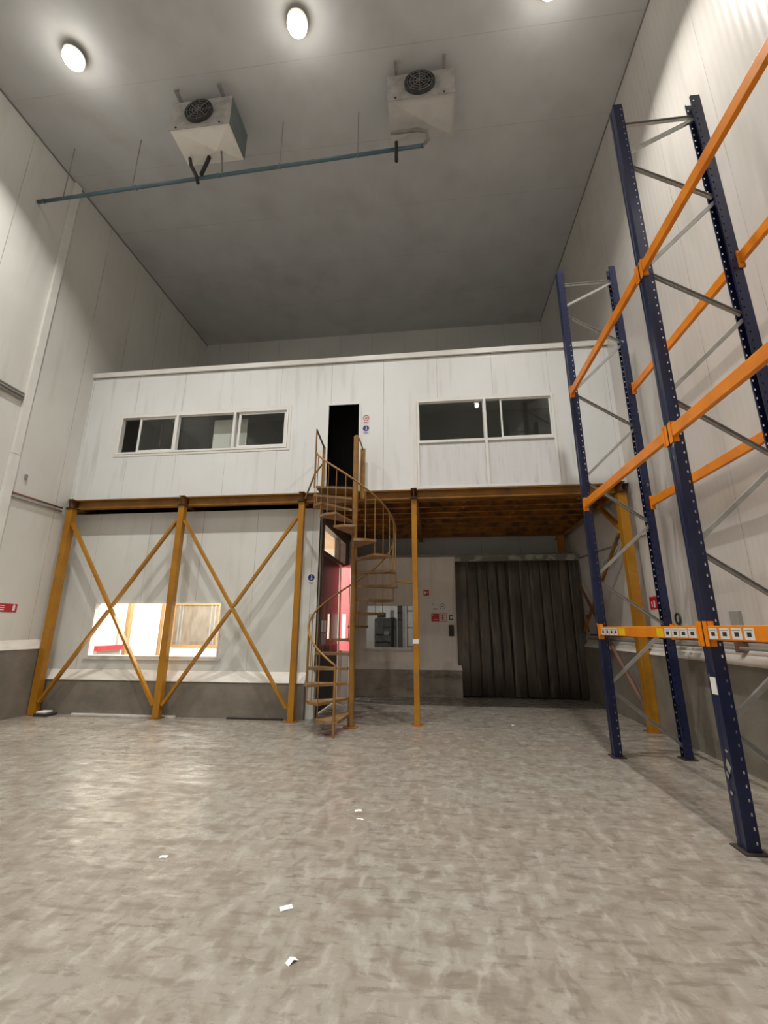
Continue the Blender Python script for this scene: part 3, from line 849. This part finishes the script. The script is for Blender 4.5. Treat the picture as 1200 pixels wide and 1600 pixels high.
# ------------------------------------------------------------------ pallet rack
FX, RXX = 2.38, 3.33
def upright(xw, ysgn_open, yc, parent, mat):
    """C section upright: web facing out, flanges with bolt holes, open towards ysgn_open (+1 = +x)"""
    mb = MB()
    wy, dx = 0.115, 0.105
    zt = 8.06
    pitch, hh, hw_, off = 0.10, 0.024, 0.014, 0.024
    def grid(fn, us, hole_col, z0, z1):
        zs = [z0]
        z = z0 + 0.05
        while z + hh < z1:
            zs += [z, z + hh]
            z += pitch
        zs.append(z1)
        V = [[mb.bm.verts.new(fn(u, z)) for u in us] for z in zs]
        for j in range(len(zs) - 1):
            for i in range(len(us) - 1):
                if i in hole_col and j % 2 == 1:
                    continue
                mb.bm.faces.new((V[j][i], V[j][i + 1], V[j + 1][i + 1], V[j + 1][i]))
    s = ysgn_open
    usf = [0, dx - off - hw_ / 2, dx - off + hw_ / 2, dx]
    for ys in (-1, 1):
        grid(lambda u, z: (xw + s * u, yc + ys * wy / 2, z), usf, (1,), 0.012, zt)
    usw = [-wy / 2, -0.03, -0.02, 0.02, 0.03, wy / 2]
    grid(lambda u, z: (xw + s * (0.008 if abs(u) < 0.025 else 0), yc + u, z), usw, (), 0.012, zt)
    # inward lips
    for ys in (-1, 1):
        mb.faces([(xw + s * dx, yc + ys * wy / 2, 0.012), (xw + s * dx, yc + ys * (wy / 2 - 0.018), 0.012),
                  (xw + s * dx, yc + ys * (wy / 2 - 0.018), zt), (xw + s * dx, yc + ys * wy / 2, zt)], [(0, 1, 2, 3)])
    bmesh.ops.remove_doubles(mb.bm, verts=mb.bm.verts, dist=1e-5)
    o = mb.build('upright', mat, parent, solid=0.004)
    fp = MB().box((xw + s * 0.05 - 0.09, yc - 0.10, 0), (xw + s * 0.05 + 0.09, yc + 0.10, 0.012))
    fp.build('foot_plate', M['black_steel'], o)
    return o

FY = (7.0, 4.35, 1.70)
fl = ('far blue rack frame next to the mezzanine', 'near blue rack frame at the right edge of the floor', 'blue rack frame closest to the viewer')
fn_ = (7.30, 7.12, 5.60, 4.03, 2.45, 0.90)
rn_ = (6.48, 4.90, 3.28, 1.73, 0.13)
for i, y in enumerate(FY):
    t = thing('rack_frame', ((FX + RXX) / 2, y, 0), fl[i], 'rack frame', 'pallet rack frames')
    upright(FX, 1, y, t, M['rack_blue'])
    upright(RXX + 0.06, -1, y, t, M['rack_blue'])
    xa, xb = FX + 0.085, RXX - 0.025
    seq = [(xa, 7.78, xb, 7.78), (xb, 7.74, xa, 7.32), (xa, 7.12, xb, 6.52), (xb, 6.44, xa, 5.64), (xa, 5.54, xb, 4.93), (xb, 4.86, xa, 4.07),
           (xa, 3.98, xb, 3.31), (xb, 3.24, xa, 2.50), (xa, 2.40, xb, 1.77), (xb, 1.69, xa, 0.95), (xa, 0.86, xb, 0.16)]
    for x0, z0, x1, z1 in seq:
        pr_ = [(-0.016, -0.021), (0.016, -0.021), (0.016, -0.017), (-0.012, -0.017), (-0.012, 0.017), (0.016, 0.017), (0.016, 0.021), (-0.016, 0.021)]
        MB().profile(pr_, (x0, y, z0), (x1, y, z1), (0, 0, 1)).build('brace', M['galv'], t)
    if i == 1:
        MB().box((FX - 0.006, y - 0.05, 1.16), (FX - 0.0025, y + 0.03, 1.30)).build('white_sticker', M['paper'], t)
        for cy, cz, cw, ch in ((-0.01, 0.60, 0.035, 0.09), (0.02, 0.53, 0.02, 0.05), (-0.02, 0.72, 0.025, 0.02), (0.01, 0.40, 0.02, 0.03)):
            MB().faces([(FX - 0.004, y + cy - cw, cz), (FX - 0.004, y + cy, cz - ch * 0.6), (FX - 0.004, y + cy + cw * 0.8, cz + ch * 0.1), (FX - 0.004, y + cy + cw * 0.2, cz + ch * 0.7)], [(0, 1, 2, 3)]).build('paint_chip', M['galv'], t, solid=0.002)

lev = (1.67, 3.60, 5.58)
ln = ('lowest', 'middle', 'top')
def rack_beam(x, face, y0, y1, z, label, mat=None):
    """box beam between two frames, hooked by a connector plate at each end; face = -1 aisle side, +1 wall side"""
    t = thing('rack_beam', (x, (y0 + y1) / 2, z - 0.06), label, 'rack beam', 'orange rack beams')
    b0, b1 = y0 + 0.078, y1 - 0.078
    MB().box((x - 0.024, b0, z - 0.06), (x + 0.024, b1, z + 0.06)).build('beam_tube', M['rack_orange'], t, bevel=0.006)
    for yy, sg in ((y0, 1), (y1, -1)):
        xo = x + face * 0.028
        mb = MB()
        # end plate against the upright flank and hook plate in front of its web
        mb.box((x - 0.03, yy + sg * 0.0635 - 0.002, z - 0.115), (x + 0.035, yy + sg * 0.0635 + 0.0145 * sg if sg > 0 else yy + sg * 0.0635 + 0.002, z + 0.10)) if sg > 0 else \
            mb.box((x - 0.03, yy - 0.078, z - 0.115), (x + 0.035, yy - 0.0615, z + 0.10))
        web = (FX if face < 0 else RXX + 0.06)
        mb.box((min(web + face * 0.004, web + face * 0.010), min(yy + sg * 0.012, yy + sg * 0.078), z - 0.115),
               (max(web + face * 0.004, web + face * 0.010), max(yy + sg * 0.012, yy + sg * 0.078), z + 0.10))
        mb.build('connector', M['rack_orange'], t)
    return t
bays = ((FY[1], FY[0], 'far bay'), (FY[2], FY[1], 'near bay'))
LBX = FX + 0.012
for (y0, y1, bn) in bays:
    for z, l in zip(lev, ln):
        tf = rack_beam(LBX, -1, y0, y1, z, '%s front orange beam of the %s of the blue rack' % (l, bn))
        if l == 'lowest':
            xs = LBX - 0.0245
            def lab(ya, yb_, mk, name='location_label'):
                o = MB().box((xs - 0.002, ya, z - 0.048), (xs, yb_, z + 0.042)).build(name, M[mk], tf)
                if mk == 'sign_white':
                    yc = (ya + yb_) / 2
                    w_ = (yb_ - ya)
                    MB().box((xs - 0.003, yc - w_ * 0.22, z - 0.025), (xs - 0.002, yc + w_ * 0.22, z + 0.008)).box((xs - 0.003, yc - w_ * 0.4, z + 0.022), (xs - 0.002, yc + w_ * 0.4, z + 0.027)).build('printed_code', M['sign_black'], o)
            if bn == 'far bay':
                for a, b_ in ((6.70, 6.84), (6.55, 6.68), (6.40, 6.53), (6.26, 6.38), (4.90, 5.03), (4.75, 4.88), (4.60, 4.73), (4.45, 4.58)):
                    lab(a, b_, 'sign_white')
                lab(6.03, 6.21, 'label_yellow')
                lab(5.06, 5.20, 'label_yellow')
            else:
                for a, b_ in ((4.14, 4.255), (3.98, 4.10), (3.83, 3.95), (3.69, 3.80)):
                    lab(a, b_, 'sign_white')
        rack_beam(RXX + 0.048, 1, y0, y1, z, '%s rear orange beam of the %s, nearer the right wall' % (l, bn))

# ------------------------------------------------------------------ high bay lamps
ll = ('left', 'middle', 'right')
for r_, y in enumerate(LAMP_ROWS):
    for i, x in enumerate(LAMP_XS):
        t = thing('high_bay_lamp', (x, y, ZC), ('glowing ceiling lamp, %s of the three in front of the coolers' if r_ == 0 else 'glowing ceiling lamp, %s of the row behind the viewer') % ll[i], 'lamp', 'high bay lamps')
        MB().lathe([(0.10, 0), (0.10, -0.05), (0.17, -0.07), (0.18, -0.10), (0.165, -0.105)], (x, y, ZC), 20).build('housing', M['grey_box'], t)
        MB().lathe([(0.16, -0.106), (0.175, -0.16), (0.17, -0.22), (0.13, -0.28), (0.07, -0.31), (0.02, -0.318)], (x, y, ZC), 20).build('lens', M['lens'], t, smooth=True)
        ld = bpy.data.lights.new('lamp_beam', 'AREA')
        ld.shape = 'DISK'
        ld.size = 0.20
        ld.spread = math.radians(LAMP_SPREAD)
        ld.energy = LAMP_W
        ld.color = LAMP_COL
        lo = bpy.data.objects.new('lamp_beam', ld)
        COL.objects.link(lo)
        lo.parent = t
        lo.location = (0, 0, -0.34)
        ld = bpy.data.lights.new('lamp_stray', 'POINT')
        ld.shadow_soft_size = 0.1
        ld.energy = LAMP_SIDE_W
        ld.color = LAMP_COL
        lo = bpy.data.objects.new('lamp_stray', ld)
        COL.objects.link(lo)
        lo.parent = t
        lo.location = (0, 0, -0.44)

# ------------------------------------------------------------------ ceiling coolers
def cooler(x0, x1, y0, y1, z0, z1, label, dark_side):
    t = thing('cooling_unit', ((x0 + x1) / 2, (y0 + y1) / 2, z0), label, 'cooler')
    ys = y0 + 0.02
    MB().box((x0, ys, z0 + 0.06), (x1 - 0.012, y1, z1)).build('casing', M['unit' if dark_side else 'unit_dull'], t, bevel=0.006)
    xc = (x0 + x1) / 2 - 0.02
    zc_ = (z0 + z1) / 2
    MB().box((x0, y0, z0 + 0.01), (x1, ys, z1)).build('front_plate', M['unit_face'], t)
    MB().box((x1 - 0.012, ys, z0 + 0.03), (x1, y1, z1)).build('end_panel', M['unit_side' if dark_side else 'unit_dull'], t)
    # drip tray: folded sheet
    xm, ym = x0 + (x1 - x0) * 0.62, y0 + (y1 - y0) * 0.62
    mb = MB()
    P = [(x0, y0 + 0.005, z0 + 0.055), (x1, y0 + 0.005, z0 + 0.055), (x1 - 0.01, y1 + 0.01, z0 + 0.055), (x0 + 0.03, y1 + 0.01, z0 + 0.055), (xm, ym, z0 - 0.025),
         (x0, y0 + 0.005, z0 + 0.06), (x1, y0 + 0.005, z0 + 0.06), (x1 - 0.01, y1 + 0.01, z0 + 0.06), (x0 + 0.03, y1 + 0.01, z0 + 0.06)]
    mb.faces(P, [(0, 1, 4), (1, 2, 4), (2, 3, 4), (3, 0, 4), (5, 8, 7, 6), (0, 5, 6, 1), (1, 6, 7, 2), (2, 7, 8, 3), (3, 8, 5, 0)])
    mb.build('drip_tray', M['unit' if dark_side else 'unit_dull'], t)
    f_ = MB().lathe([(0.285, 0), (0.285, -0.05), (0.255, -0.055), (0.25, -0.01)], (xc, y0, zc_ + 0.02), 28, 'Y').build('fan', M['fan'], t)
    mb = MB()
    for r_ in (0.06, 0.12, 0.18, 0.235):
        mb.tube([(xc + r_ * math.cos(a), y0 - 0.058, zc_ + 0.02 + r_ * math.sin(a)) for a in [i * math.pi / 12 for i in range(24)]], 0.004, 5, True)
    for i in range(8):
        a = i * math.pi / 4
        mb.cyl((xc, y0 - 0.058, zc_ + 0.02), (xc + 0.27 * math.cos(a), y0 - 0.058, zc_ + 0.02 + 0.27 * math.sin(a)), 0.004, 5)
    mb.build('guard', M['grey_pipe'], f_)
    mb = MB()
    for i in range(5):
        a = i * 2 * math.pi / 5
        mb.bar((xc + 0.03 * math.cos(a), y0 - 0.03, zc_ + 0.02 + 0.03 * math.sin(a)), (xc + 0.22 * math.cos(a), y0 - 0.03, zc_ + 0.02 + 0.22 * math.sin(a)), 0.11, 0.006, (0.3 * math.sin(a), 1, -0.3 * math.cos(a)))
    mb.build('blade', M['dark_object'], f_)
    for rx in (x0 + 0.17, x1 - 0.19):
        MB().box((rx - 0.03, y0 - 0.20, z1), (rx + 0.03, y1 + 0.05, z1 + 0.05)).build('rail', M['grey_pipe'], t)
        MB().cyl((rx, y0 - 0.12, z1 + 0.05), (rx, y0 - 0.12, ZC), 0.014, 8).build('hanger', M['grey_pipe'], t)
        MB().cyl((rx, y1 - 0.1, z1 + 0.05), (rx, y1 - 0.1, ZC), 0.014, 8).build('hanger', M['grey_pipe'], t)
    for bx in (x0 + 0.15, x1 - 0.2):
        MB().lathe([(0.02, 0), (0.02, -0.012)], (bx, y0, z0 + 0.05), 8, 'Y').build('bolt', M['fan'], t)
    return t
cooler(-4.94, -3.70, 5.81, 6.53, 11.08, 11.80, 'left ceiling cooler with dark side panel and creased drip tray', True)
cooler(-0.64, 0.61, 5.85, 6.60, 11.16, 11.80, 'right ceiling cooler, pale underside, stained front', False)

# blue condensate pipe, rods, drains
def pipe_z(x):
    return 10.53 + (x + 8.25) * 0.31 / 8.26
mb = MB().tube([(x, 6.47, pipe_z(x)) for x in (-8.26, -6, -4, -2, 0.02)], 0.036, 10)
t = thing('condensate_pipe', (-4, 6.47, 10.5), 'long blue pipe hung under the coolers from left wall', 'pipe')
mb.build('pipe', M['pipe_blue'], t, smooth=True)
for x in (-8.12, -6.0, -4.2, -2.9, -1.3, 0.0):
    MB().tube([(x, 6.47 + 0.045 * math.cos(a), pipe_z(x) + 0.045 * math.sin(a)) for a in [i * math.pi / 6 for i in range(12)]], 0.008, 5, True).build('clip', M['grey_pipe'], t)
MB().tube([(-0.52, 6.398, 10.90), (-0.52, 6.398, 10.42)], 0.036, 8).build('drain_stub', M['rubber'], t, smooth=True)
rl = ('by the left wall', 'left of the left cooler', 'between the coolers, left one', 'between the coolers, right one')
for x, l in zip((-7.68, -6.1, -2.9, -1.3), rl):
    tag(MB().cyl((x, 6.47, pipe_z(x) + 0.047), (x, 6.47, ZC), 0.011, 6).build('hanger_rod', M['grey_pipe']), 'thin rod hanging the blue pipe, ' + l, 'rod', 'pipe hanger rods')
t = thing('drain_hose', (-4.55, 6.5, 10.4), 'black V shaped drain hoses under the left cooler', 'hose')
MB().tube([(-4.80, 6.36, 11.075), (-4.76, 6.36, 10.9), (-4.61, 6.37, 10.60), (-4.56, 6.37, 10.42)], 0.038, 8).build('hose', M['rubber'], t, smooth=True)
MB().tube([(-4.38, 6.36, 11.06), (-4.42, 6.36, 10.9), (-4.51, 6.37, 10.62)], 0.038, 8).build('hose', M['rubber'], t, smooth=True)
tag(MB().tube([(-4.08, 6.28, 11.06), (-4.09, 6.34, 10.95), (-4.10, 6.40, 10.80), (-4.10, 6.43, pipe_z(-4.1) + 0.03)], 0.02, 8).build('drain_pipe', M['grey_pipe'], smooth=True), 'small grey drain pipe from the left cooler tray to the blue pipe', 'pipe')
tag(MB().tube([(-0.62, 6.30, 11.02), (-0.1, 6.30, 11.02), (0.08, 6.33, 11.0), (0.1, 6.42, 10.92), (0.03, 6.46, 10.87)], 0.034, 8).build('drain_elbow', M['grey_pipe'], smooth=True), 'grey elbow pipe joining the right cooler to the blue pipe', 'pipe')

# ------------------------------------------------------------------ left wall fittings
t = thing('cable_trunking', (XL + 0.05, 7.22, 1.45), 'tall white cable trunking up the left wall', 'trunking')
MB().box((XL + 0.003, 7.13, 1.46), (XL + 0.075, 7.31, 5.02)).build('cover', M['white'], t, bevel=0.006)
MB().box((XL + 0.003, 7.135, 5.03), (XL + 0.07, 7.305, ZC - 0.03)).build('cover', M['white'], t, bevel=0.006)
for i, dz in enumerate((0, 0.06, 0.12)):
    tag(MB().cyl((XL + 0.035, YF, 6.18 + dz), (XL + 0.035, 7.12, 6.18 + dz), 0.022, 8).build('conduit', M['grey_box'], smooth=True),
        '%s of three grey conduits left of the white trunking' % ('lowest', 'middle', 'topmost')[i], 'conduit', 'left wall conduits')
for i, dz in enumerate((0, 0.075)):
    tag(MB().cyl((XL + 0.03, 7.32, 4.20 + dz), (XL + 0.03, 8.55, 4.20 + dz), 0.02, 8).build('wall_pipe', M['grey_box' if i == 0 else 'rust'], smooth=True),
        ('lower grey pipe' if i == 0 else 'upper rusty pipe') + ' between the white trunking and the corner column', 'pipe')
tag(MB().box((XL, 7.55, 4.62), (XL + 0.03, 7.60, 4.72)).build('wall_clip', M['grey_pipe']), 'tiny grey clip high on the left wall', 'clip')

def flat(mb, plane, u, z, su, sz, d, th=0.004):
    """thin plate on a wall: plane 'Y' faces -y at depth d, 'L' faces +x, 'R' faces -x"""
    if plane == 'Y':
        return mb.box((u - su / 2, d - th, z - sz / 2), (u + su / 2, d, z + sz / 2))
    if plane == 'L':
        return mb.box((d, u - su / 2, z - sz / 2), (d + th, u + su / 2, z + sz / 2))
    return mb.box((d - th, u - su / 2, z - sz / 2), (d, u + su / 2, z + sz / 2))

def disc(mb, u, z, r, d, th=0.003, r0=None):
    if r0 is None:
        return mb.lathe([(r, 0), (r, -th)], (u, d, z), 24, 'Y')
    n = 28
    pts = []
    for j in range(n):
        a = 2 * math.pi * j / n
        for rr, hh in ((r, 0), (r, -th), (r0, -th), (r0, 0)):
            pts.append((u + rr * math.cos(a), d + hh, z + rr * math.sin(a)))
    fs = []
    for j in range(n):
        k_ = (j + 1) % n
        for q in range(4):
            q2 = (q + 1) % 4
            fs.append((j * 4 + q, j * 4 + q2, k_ * 4 + q2, k_ * 4 + q))
    return mb.faces(pts, fs)

def walker(mb, u, z, s, d):
    """small standing figure with a raised arm"""
    disc(mb, u, z + 0.36 * s, 0.11 * s, d)
    mb.box((u - 0.10 * s, d - 0.003, z - 0.10 * s), (u + 0.10 * s, d, z + 0.24 * s))
    mb.box((u - 0.16 * s, d - 0.003, z - 0.45 * s), (u - 0.04 * s, d, z - 0.10 * s))
    mb.box((u + 0.04 * s, d - 0.003, z - 0.42 * s), (u + 0.16 * s, d, z - 0.10 * s))
    return mb

# red equipment sign on the left wall
t = thing('wall_sign', (XL, 7.75, 2.06), 'red sign with white symbol on the left wall', 'sign')
flat(MB(), 'L', 7.72, 2.06, 0.56, 0.16, XL, 0.006).build('plate', M['sign_red'], t)
mb = MB()
flat(mb, 'L', 7.93, 2.06, 0.05, 0.10, XL + 0.006, 0.002)
flat(mb, 'L', 7.93, 2.12, 0.025, 0.025, XL + 0.006, 0.002)
mb.build('symbol', M['sign_white'], t)
mb = MB()
for i in range(3):
    flat(mb, 'L', 7.62, 2.10 - i * 0.04, 0.22, 0.015, XL + 0.006, 0.002)
mb.build('lettering', M['sign_white'], t)

# signs by the upper doorway
def sign_forbid(u, z, d, s, label, name='prohibition_sign'):
    t = thing(name, (u, d, z - 0.13 * s), label, 'sign')
    flat(MB(), 'Y', u, z, 0.17 * s, 0.25 * s, d).build('plate', M['sign_white'], t)
    q = d - 0.004
    mb = disc(MB(), u, z + 0.03 * s, 0.075 * s, q, 0.002, 0.06 * s)
    mb.bar((u - 0.045 * s, q - 0.001, z + 0.075 * s), (u + 0.045 * s, q - 0.001, z - 0.015 * s), 0.002, 0.013 * s, (0, 1, 0))
    mb.build('red_ring', M['sign_red'], t)
    MB().bar((u - 0.03 * s, q - 0.0005, z + 0.01 * s), (u + 0.035 * s, q - 0.0005, z + 0.05 * s), 0.001, 0.02 * s, (0, 1, 0)).build('symbol', M['sign_black'], t)
    mb = MB()
    flat(mb, 'Y', u, z - 0.075 * s, 0.12 * s, 0.012 * s, q, 0.001)
    flat(mb, 'Y', u, z - 0.098 * s, 0.10 * s, 0.010 * s, q, 0.001)
    mb.build('lettering', M['sign_red'], t)
    return t

def sign_must(u, z, d, s, label):
    t = thing('mandatory_sign', (u, d, z - 0.13 * s), label, 'sign')
    flat(MB(), 'Y', u, z, 0.17 * s, 0.25 * s, d).build('plate', M['sign_white'], t)
    q = d - 0.004
    disc(MB(), u, z + 0.03 * s, 0.075 * s, q, 0.002).build('blue_disc', M['sign_blue'], t)
    walker(MB(), u + 0.008 * s, z + 0.03 * s, 0.11 * s, q - 0.002).build('symbol', M['sign_white'], t)
    mb = MB()
    flat(mb, 'Y', u, z - 0.078 * s, 0.12 * s, 0.012 * s, q, 0.001)
    flat(mb, 'Y', u, z - 0.10 * s, 0.08 * s, 0.010 * s, q, 0.001)
    mb.build('lettering', M['sign_blue'], t)
    return t
sign_forbid(-1.42, 6.19, YO, 0.92, 'red ringed prohibition sign right of the upper doorway')
sign_must(-1.42, 5.94, YO, 0.92, 'blue disc sign under the prohibition sign by the upper doorway')
sign_must(-2.56, 2.69, YP, 0.95, 'blue disc sign at the right end of the lower left panel')

# rear wall signs
t = thing('fire_sign', (-0.24, YR, 2.5), 'small red fire point sign high on the rear wall', 'sign')
flat(MB(), 'Y', -0.24, 2.64, 0.15, 0.15, YR).build('plate', M['sign_red'], t)
mb = MB()
flat(mb, 'Y', -0.27, 2.64, 0.05, 0.08, YR - 0.004, 0.002)
flat(mb, 'Y', -0.205, 2.655, 0.03, 0.03, YR - 0.004, 0.002)
flat(mb, 'Y', -0.24, 2.545, 0.14, 0.025, YR, 0.004)
mb.build('symbol', M['sign_white'], t)
t = thing('notice_sign', (0.08, YR, 2.16), 'white notice with crossed circle beside the strip curtain', 'sign')
flat(MB(), 'Y', 0.09, 2.27, 0.38, 0.21, YR).build('plate', M['sign_white'], t)
mb = disc(MB(), 0.19, 2.275, 0.078, YR - 0.004, 0.002, 0.062)
mb.bar((0.14, YR - 0.005, 2.325), (0.24, YR - 0.005, 2.225), 0.002, 0.012, (0, 1, 0))
flat(mb, 'Y', 0.19, 2.275, 0.07, 0.03, YR - 0.004, 0.0015)
flat(mb, 'Y', -0.06, 2.33, 0.03, 0.03, YR - 0.004, 0.002)
flat(mb, 'Y', 0.0, 2.20, 0.14, 0.012, YR - 0.004, 0.002)
flat(mb, 'Y', 0.0, 2.225, 0.10, 0.010, YR - 0.004, 0.002)
mb.build('symbol', M['grey_pipe'], t)
t = thing('exit_plan_sign', (0.09, YR, 1.88), 'half red half white sign under the white notice', 'sign')
flat(MB(), 'Y', 0.09, 1.985, 0.41, 0.21, YR, 0.005).build('plate', M['sign_red'], t)
flat(MB(), 'Y', 0.19, 1.985, 0.19, 0.185, YR - 0.005, 0.002).build('white_field', M['sign_white'], t)
mb = MB()
for i in range(3):
    flat(mb, 'Y', 0.19, 2.04 - i * 0.05, 0.13, 0.012, YR - 0.007, 0.001)
flat(mb, 'Y', 0.19, 1.985, 0.02, 0.15, YR - 0.007, 0.001)
mb.build('lettering', M['sign_red'], t)
mb = MB()
flat(mb, 'Y', -0.075, 2.05, 0.03, 0.03, YR - 0.005, 0.002)
flat(mb, 'Y', 0.0, 1.93, 0.12, 0.012, YR - 0.005, 0.002)
mb.build('symbol', M['sign_white'], t)
t = thing('exit_sign', (0.41, YR, 1.86), 'small green emergency sign above the black intercom', 'sign')
flat(MB(), 'Y', 0.41, 1.98, 0.14, 0.20, YR).build('plate', M['sign_white'], t)
mb = MB()
flat(mb, 'Y', 0.41, 2.035, 0.11, 0.03, YR - 0.004, 0.002)
flat(mb, 'Y', 0.41, 1.93, 0.11, 0.03, YR - 0.004, 0.002)
flat(mb, 'Y', 0.37, 1.985, 0.03, 0.08, YR - 0.004, 0.002)
flat(mb, 'Y', 0.45, 1.955, 0.03, 0.03, YR - 0.004, 0.002)
mb.build('symbol', M['sign_green'], t)
t = thing('intercom', (0.41, YR, 1.5), 'black wall intercom beside the strip curtain', 'intercom')
MB().box((0.345, YR - 0.05, 1.50), (0.475, YR, 1.79)).build('body', M['dark_object'], t, bevel=0.01)
MB().box((0.375, YR - 0.075, 1.53), (0.445, YR - 0.05, 1.76)).build('handset', M['rubber'], t, bevel=0.008)
MB().box((0.395, YR - 0.077, 1.70), (0.42, YR - 0.075, 1.72)).build('button', M['grey_box'], t)
tag(MB().box((-0.62, YR - 0.05, 2.50), (-0.53, YR, 2.60)).build('junction_box', M['sign_white'], bevel=0.005), 'small white junction box above the dim rear window', 'box')

# right wall fittings
t = thing('wall_sign', (XR, 8.40, 2.1), 'small red sign behind the right yellow column', 'sign')
flat(MB(), 'R', 8.42, 2.15, 0.28, 0.22, XR, 0.005).build('plate', M['sign_red'], t)
mb = MB()
flat(mb, 'R', 8.39, 2.13, 0.05, 0.12, XR - 0.005, 0.002)
flat(mb, 'R', 8.48, 2.13, 0.03, 0.09, XR - 0.005, 0.002)
mb.build('symbol', M['sign_white'], t)
t = thing('gauge', (XR, 7.67, 1.86), 'round dark ring on the right wall behind the rack', 'gauge')
MB().tube([(XR - 0.02, 7.67 + 0.07 * math.cos(a), 1.86 + 0.085 * math.sin(a)) for a in [i * math.pi / 8 for i in range(16)]], 0.014, 6, True).build('ring', M['dark_object'], t)
MB().lathe([(0.055, 0), (0.055, -0.012)], (XR, 7.67, 1.86), 16, 'X').build('face', M['sign_white'], t)
tag(MB().box((XR - 0.06, 6.17, 1.74), (XR, 6.33, 1.93)).build('switch_box', M['grey_box'], bevel=0.006), 'grey box on the right wall above the rusty pipes', 'box')
for i, (z, xo) in enumerate(((1.56, 0.05), (1.47, 0.10))):
    tag(MB().cyl((XR - xo, YF + 0.2, z), (XR - xo, 11.8, z), 0.02, 8).build('wall_pipe', M['rust' if i == 0 else 'grey_box'], smooth=True),
        ('upper rusty pipe' if i == 0 else 'lower grey pipe') + ' along the right wall ledge', 'pipe')
tag(MB().box((XR - 0.13, 6.16, 1.42), (XR, 6.22, 1.62)).build('pipe_bracket', M['rust']), 'rusty bracket holding the pipes on the right wall', 'bracket')
tag(MB().tube([(XR - 0.03, 12.1, 3.52), (XR - 0.03, 10.6, 3.46), (XR - 0.03, 9.4, 3.40), (XR - 0.03, 8.3, 3.36)], 0.016, 6).build('wall_cable', M['grey_pipe'], smooth=True), 'dark conduit along the right wall above the strip curtain', 'cable')
t = thing('cable_coil', (XR - 0.05, 9.9, 3.05), 'loop of white cable hanging on the right wall behind the rack', 'cable')
MB().tube([(XR - 0.04, 9.2, 3.45), (XR - 0.05, 9.7, 3.15), (XR - 0.05, 10.15, 2.98), (XR - 0.05, 10.45, 3.05), (XR - 0.05, 10.4, 3.2), (XR - 0.05, 9.9, 3.22), (XR - 0.04, 9.3, 3.42)], 0.014, 6).build('cable', M['white'], t, smooth=True)
t = thing('curtain_bracket', (3.78, 12.0, 1.75), 'rusty bracket at the right edge of the strip curtain', 'bracket')
MB().box((3.825, 12.02, 1.72), (3.858, 12.19, 1.80)).build('plate', M['rust'], t)
MB().bar((3.835, 11.98, 1.62), (3.845, 12.0, 2.05), 0.02, 0.07).build('arm', M['rust'], t)

# ------------------------------------------------------------------ things on the floor
def paper(x, y, a, w, l, label, fold=0.0):
    mb = MB()
    w, l, fold = w * 0.66, l * 0.66, fold * 0.6
    ca, sa = math.cos(a), math.sin(a)
    P = []
    for u, v, z in ((-l / 2, -w / 2, 0.001), (0, -w / 2, 0.004 + fold), (l / 2, -w / 2, 0.002), (l / 2, w / 2, 0.002), (0, w / 2, 0.004 + fold), (-l / 2, w / 2, 0.001)):
        P.append((x + u * ca - v * sa, y + u * sa + v * ca, z))
    mb.faces(P, [(0, 1, 4, 5), (1, 2, 3, 4)])
    tag(mb.build('paper_scrap', M['paper'], solid=0.0015), label, 'paper', 'paper scraps on the floor')
paper(-0.79, 4.75, 0.2, 0.07, 0.10, 'small white paper scrap mid floor below the slim column, farther of a pair')
paper(-0.74, 4.56, -0.2, 0.03, 0.10, 'thin white paper sliver mid floor, nearer of a pair')
paper(-2.12, 3.70, 0.1, 0.06, 0.09, 'small white paper scrap on the left floor')
paper(-0.98, 3.20, 0.5, 0.07, 0.12, 'largest white paper scrap in the middle foreground')
paper(-0.80, 2.76, 0.9, 0.05, 0.09, 'folded white paper scrap closest to the viewer', 0.02)
paper(2.02, 3.20, 0.1, 0.03, 0.05, 'tiny white scrap at the right by the near rack frame')
paper(2.12, 3.12, 0.4, 0.025, 0.045, 'tiniest white fleck at the right by the near rack frame')
paper(1.35, 8.9, 0.4, 0.05, 0.10, 'tiny white scrap on the far floor before the strip curtain')
t = thing('bulkhead_lamp', (-7.80, 8.62, 0), 'fallen black and white lamp on the floor by the corner column', 'lamp')
MB().box((-7.92, 8.48, 0), (-7.62, 8.74, 0.05)).build('tray', M['dark_object'], t, bevel=0.01)
MB().box((-7.90, 8.52, 0.05), (-7.70, 8.71, 0.085)).build('diffuser', M['paper'], t, bevel=0.01)
tag(MB().box((-7.33, 8.745, 0), (-5.12, 8.795, 0.03)).build('white_batten', M['white']), 'long white batten lying against the kerb under the left brace', 'batten')
tag(MB().box((-4.05, 8.735, 0), (-2.95, 8.79, 0.028)).build('dark_batten', M['black_steel']), 'dark batten lying against the kerb under the second brace', 'batten')
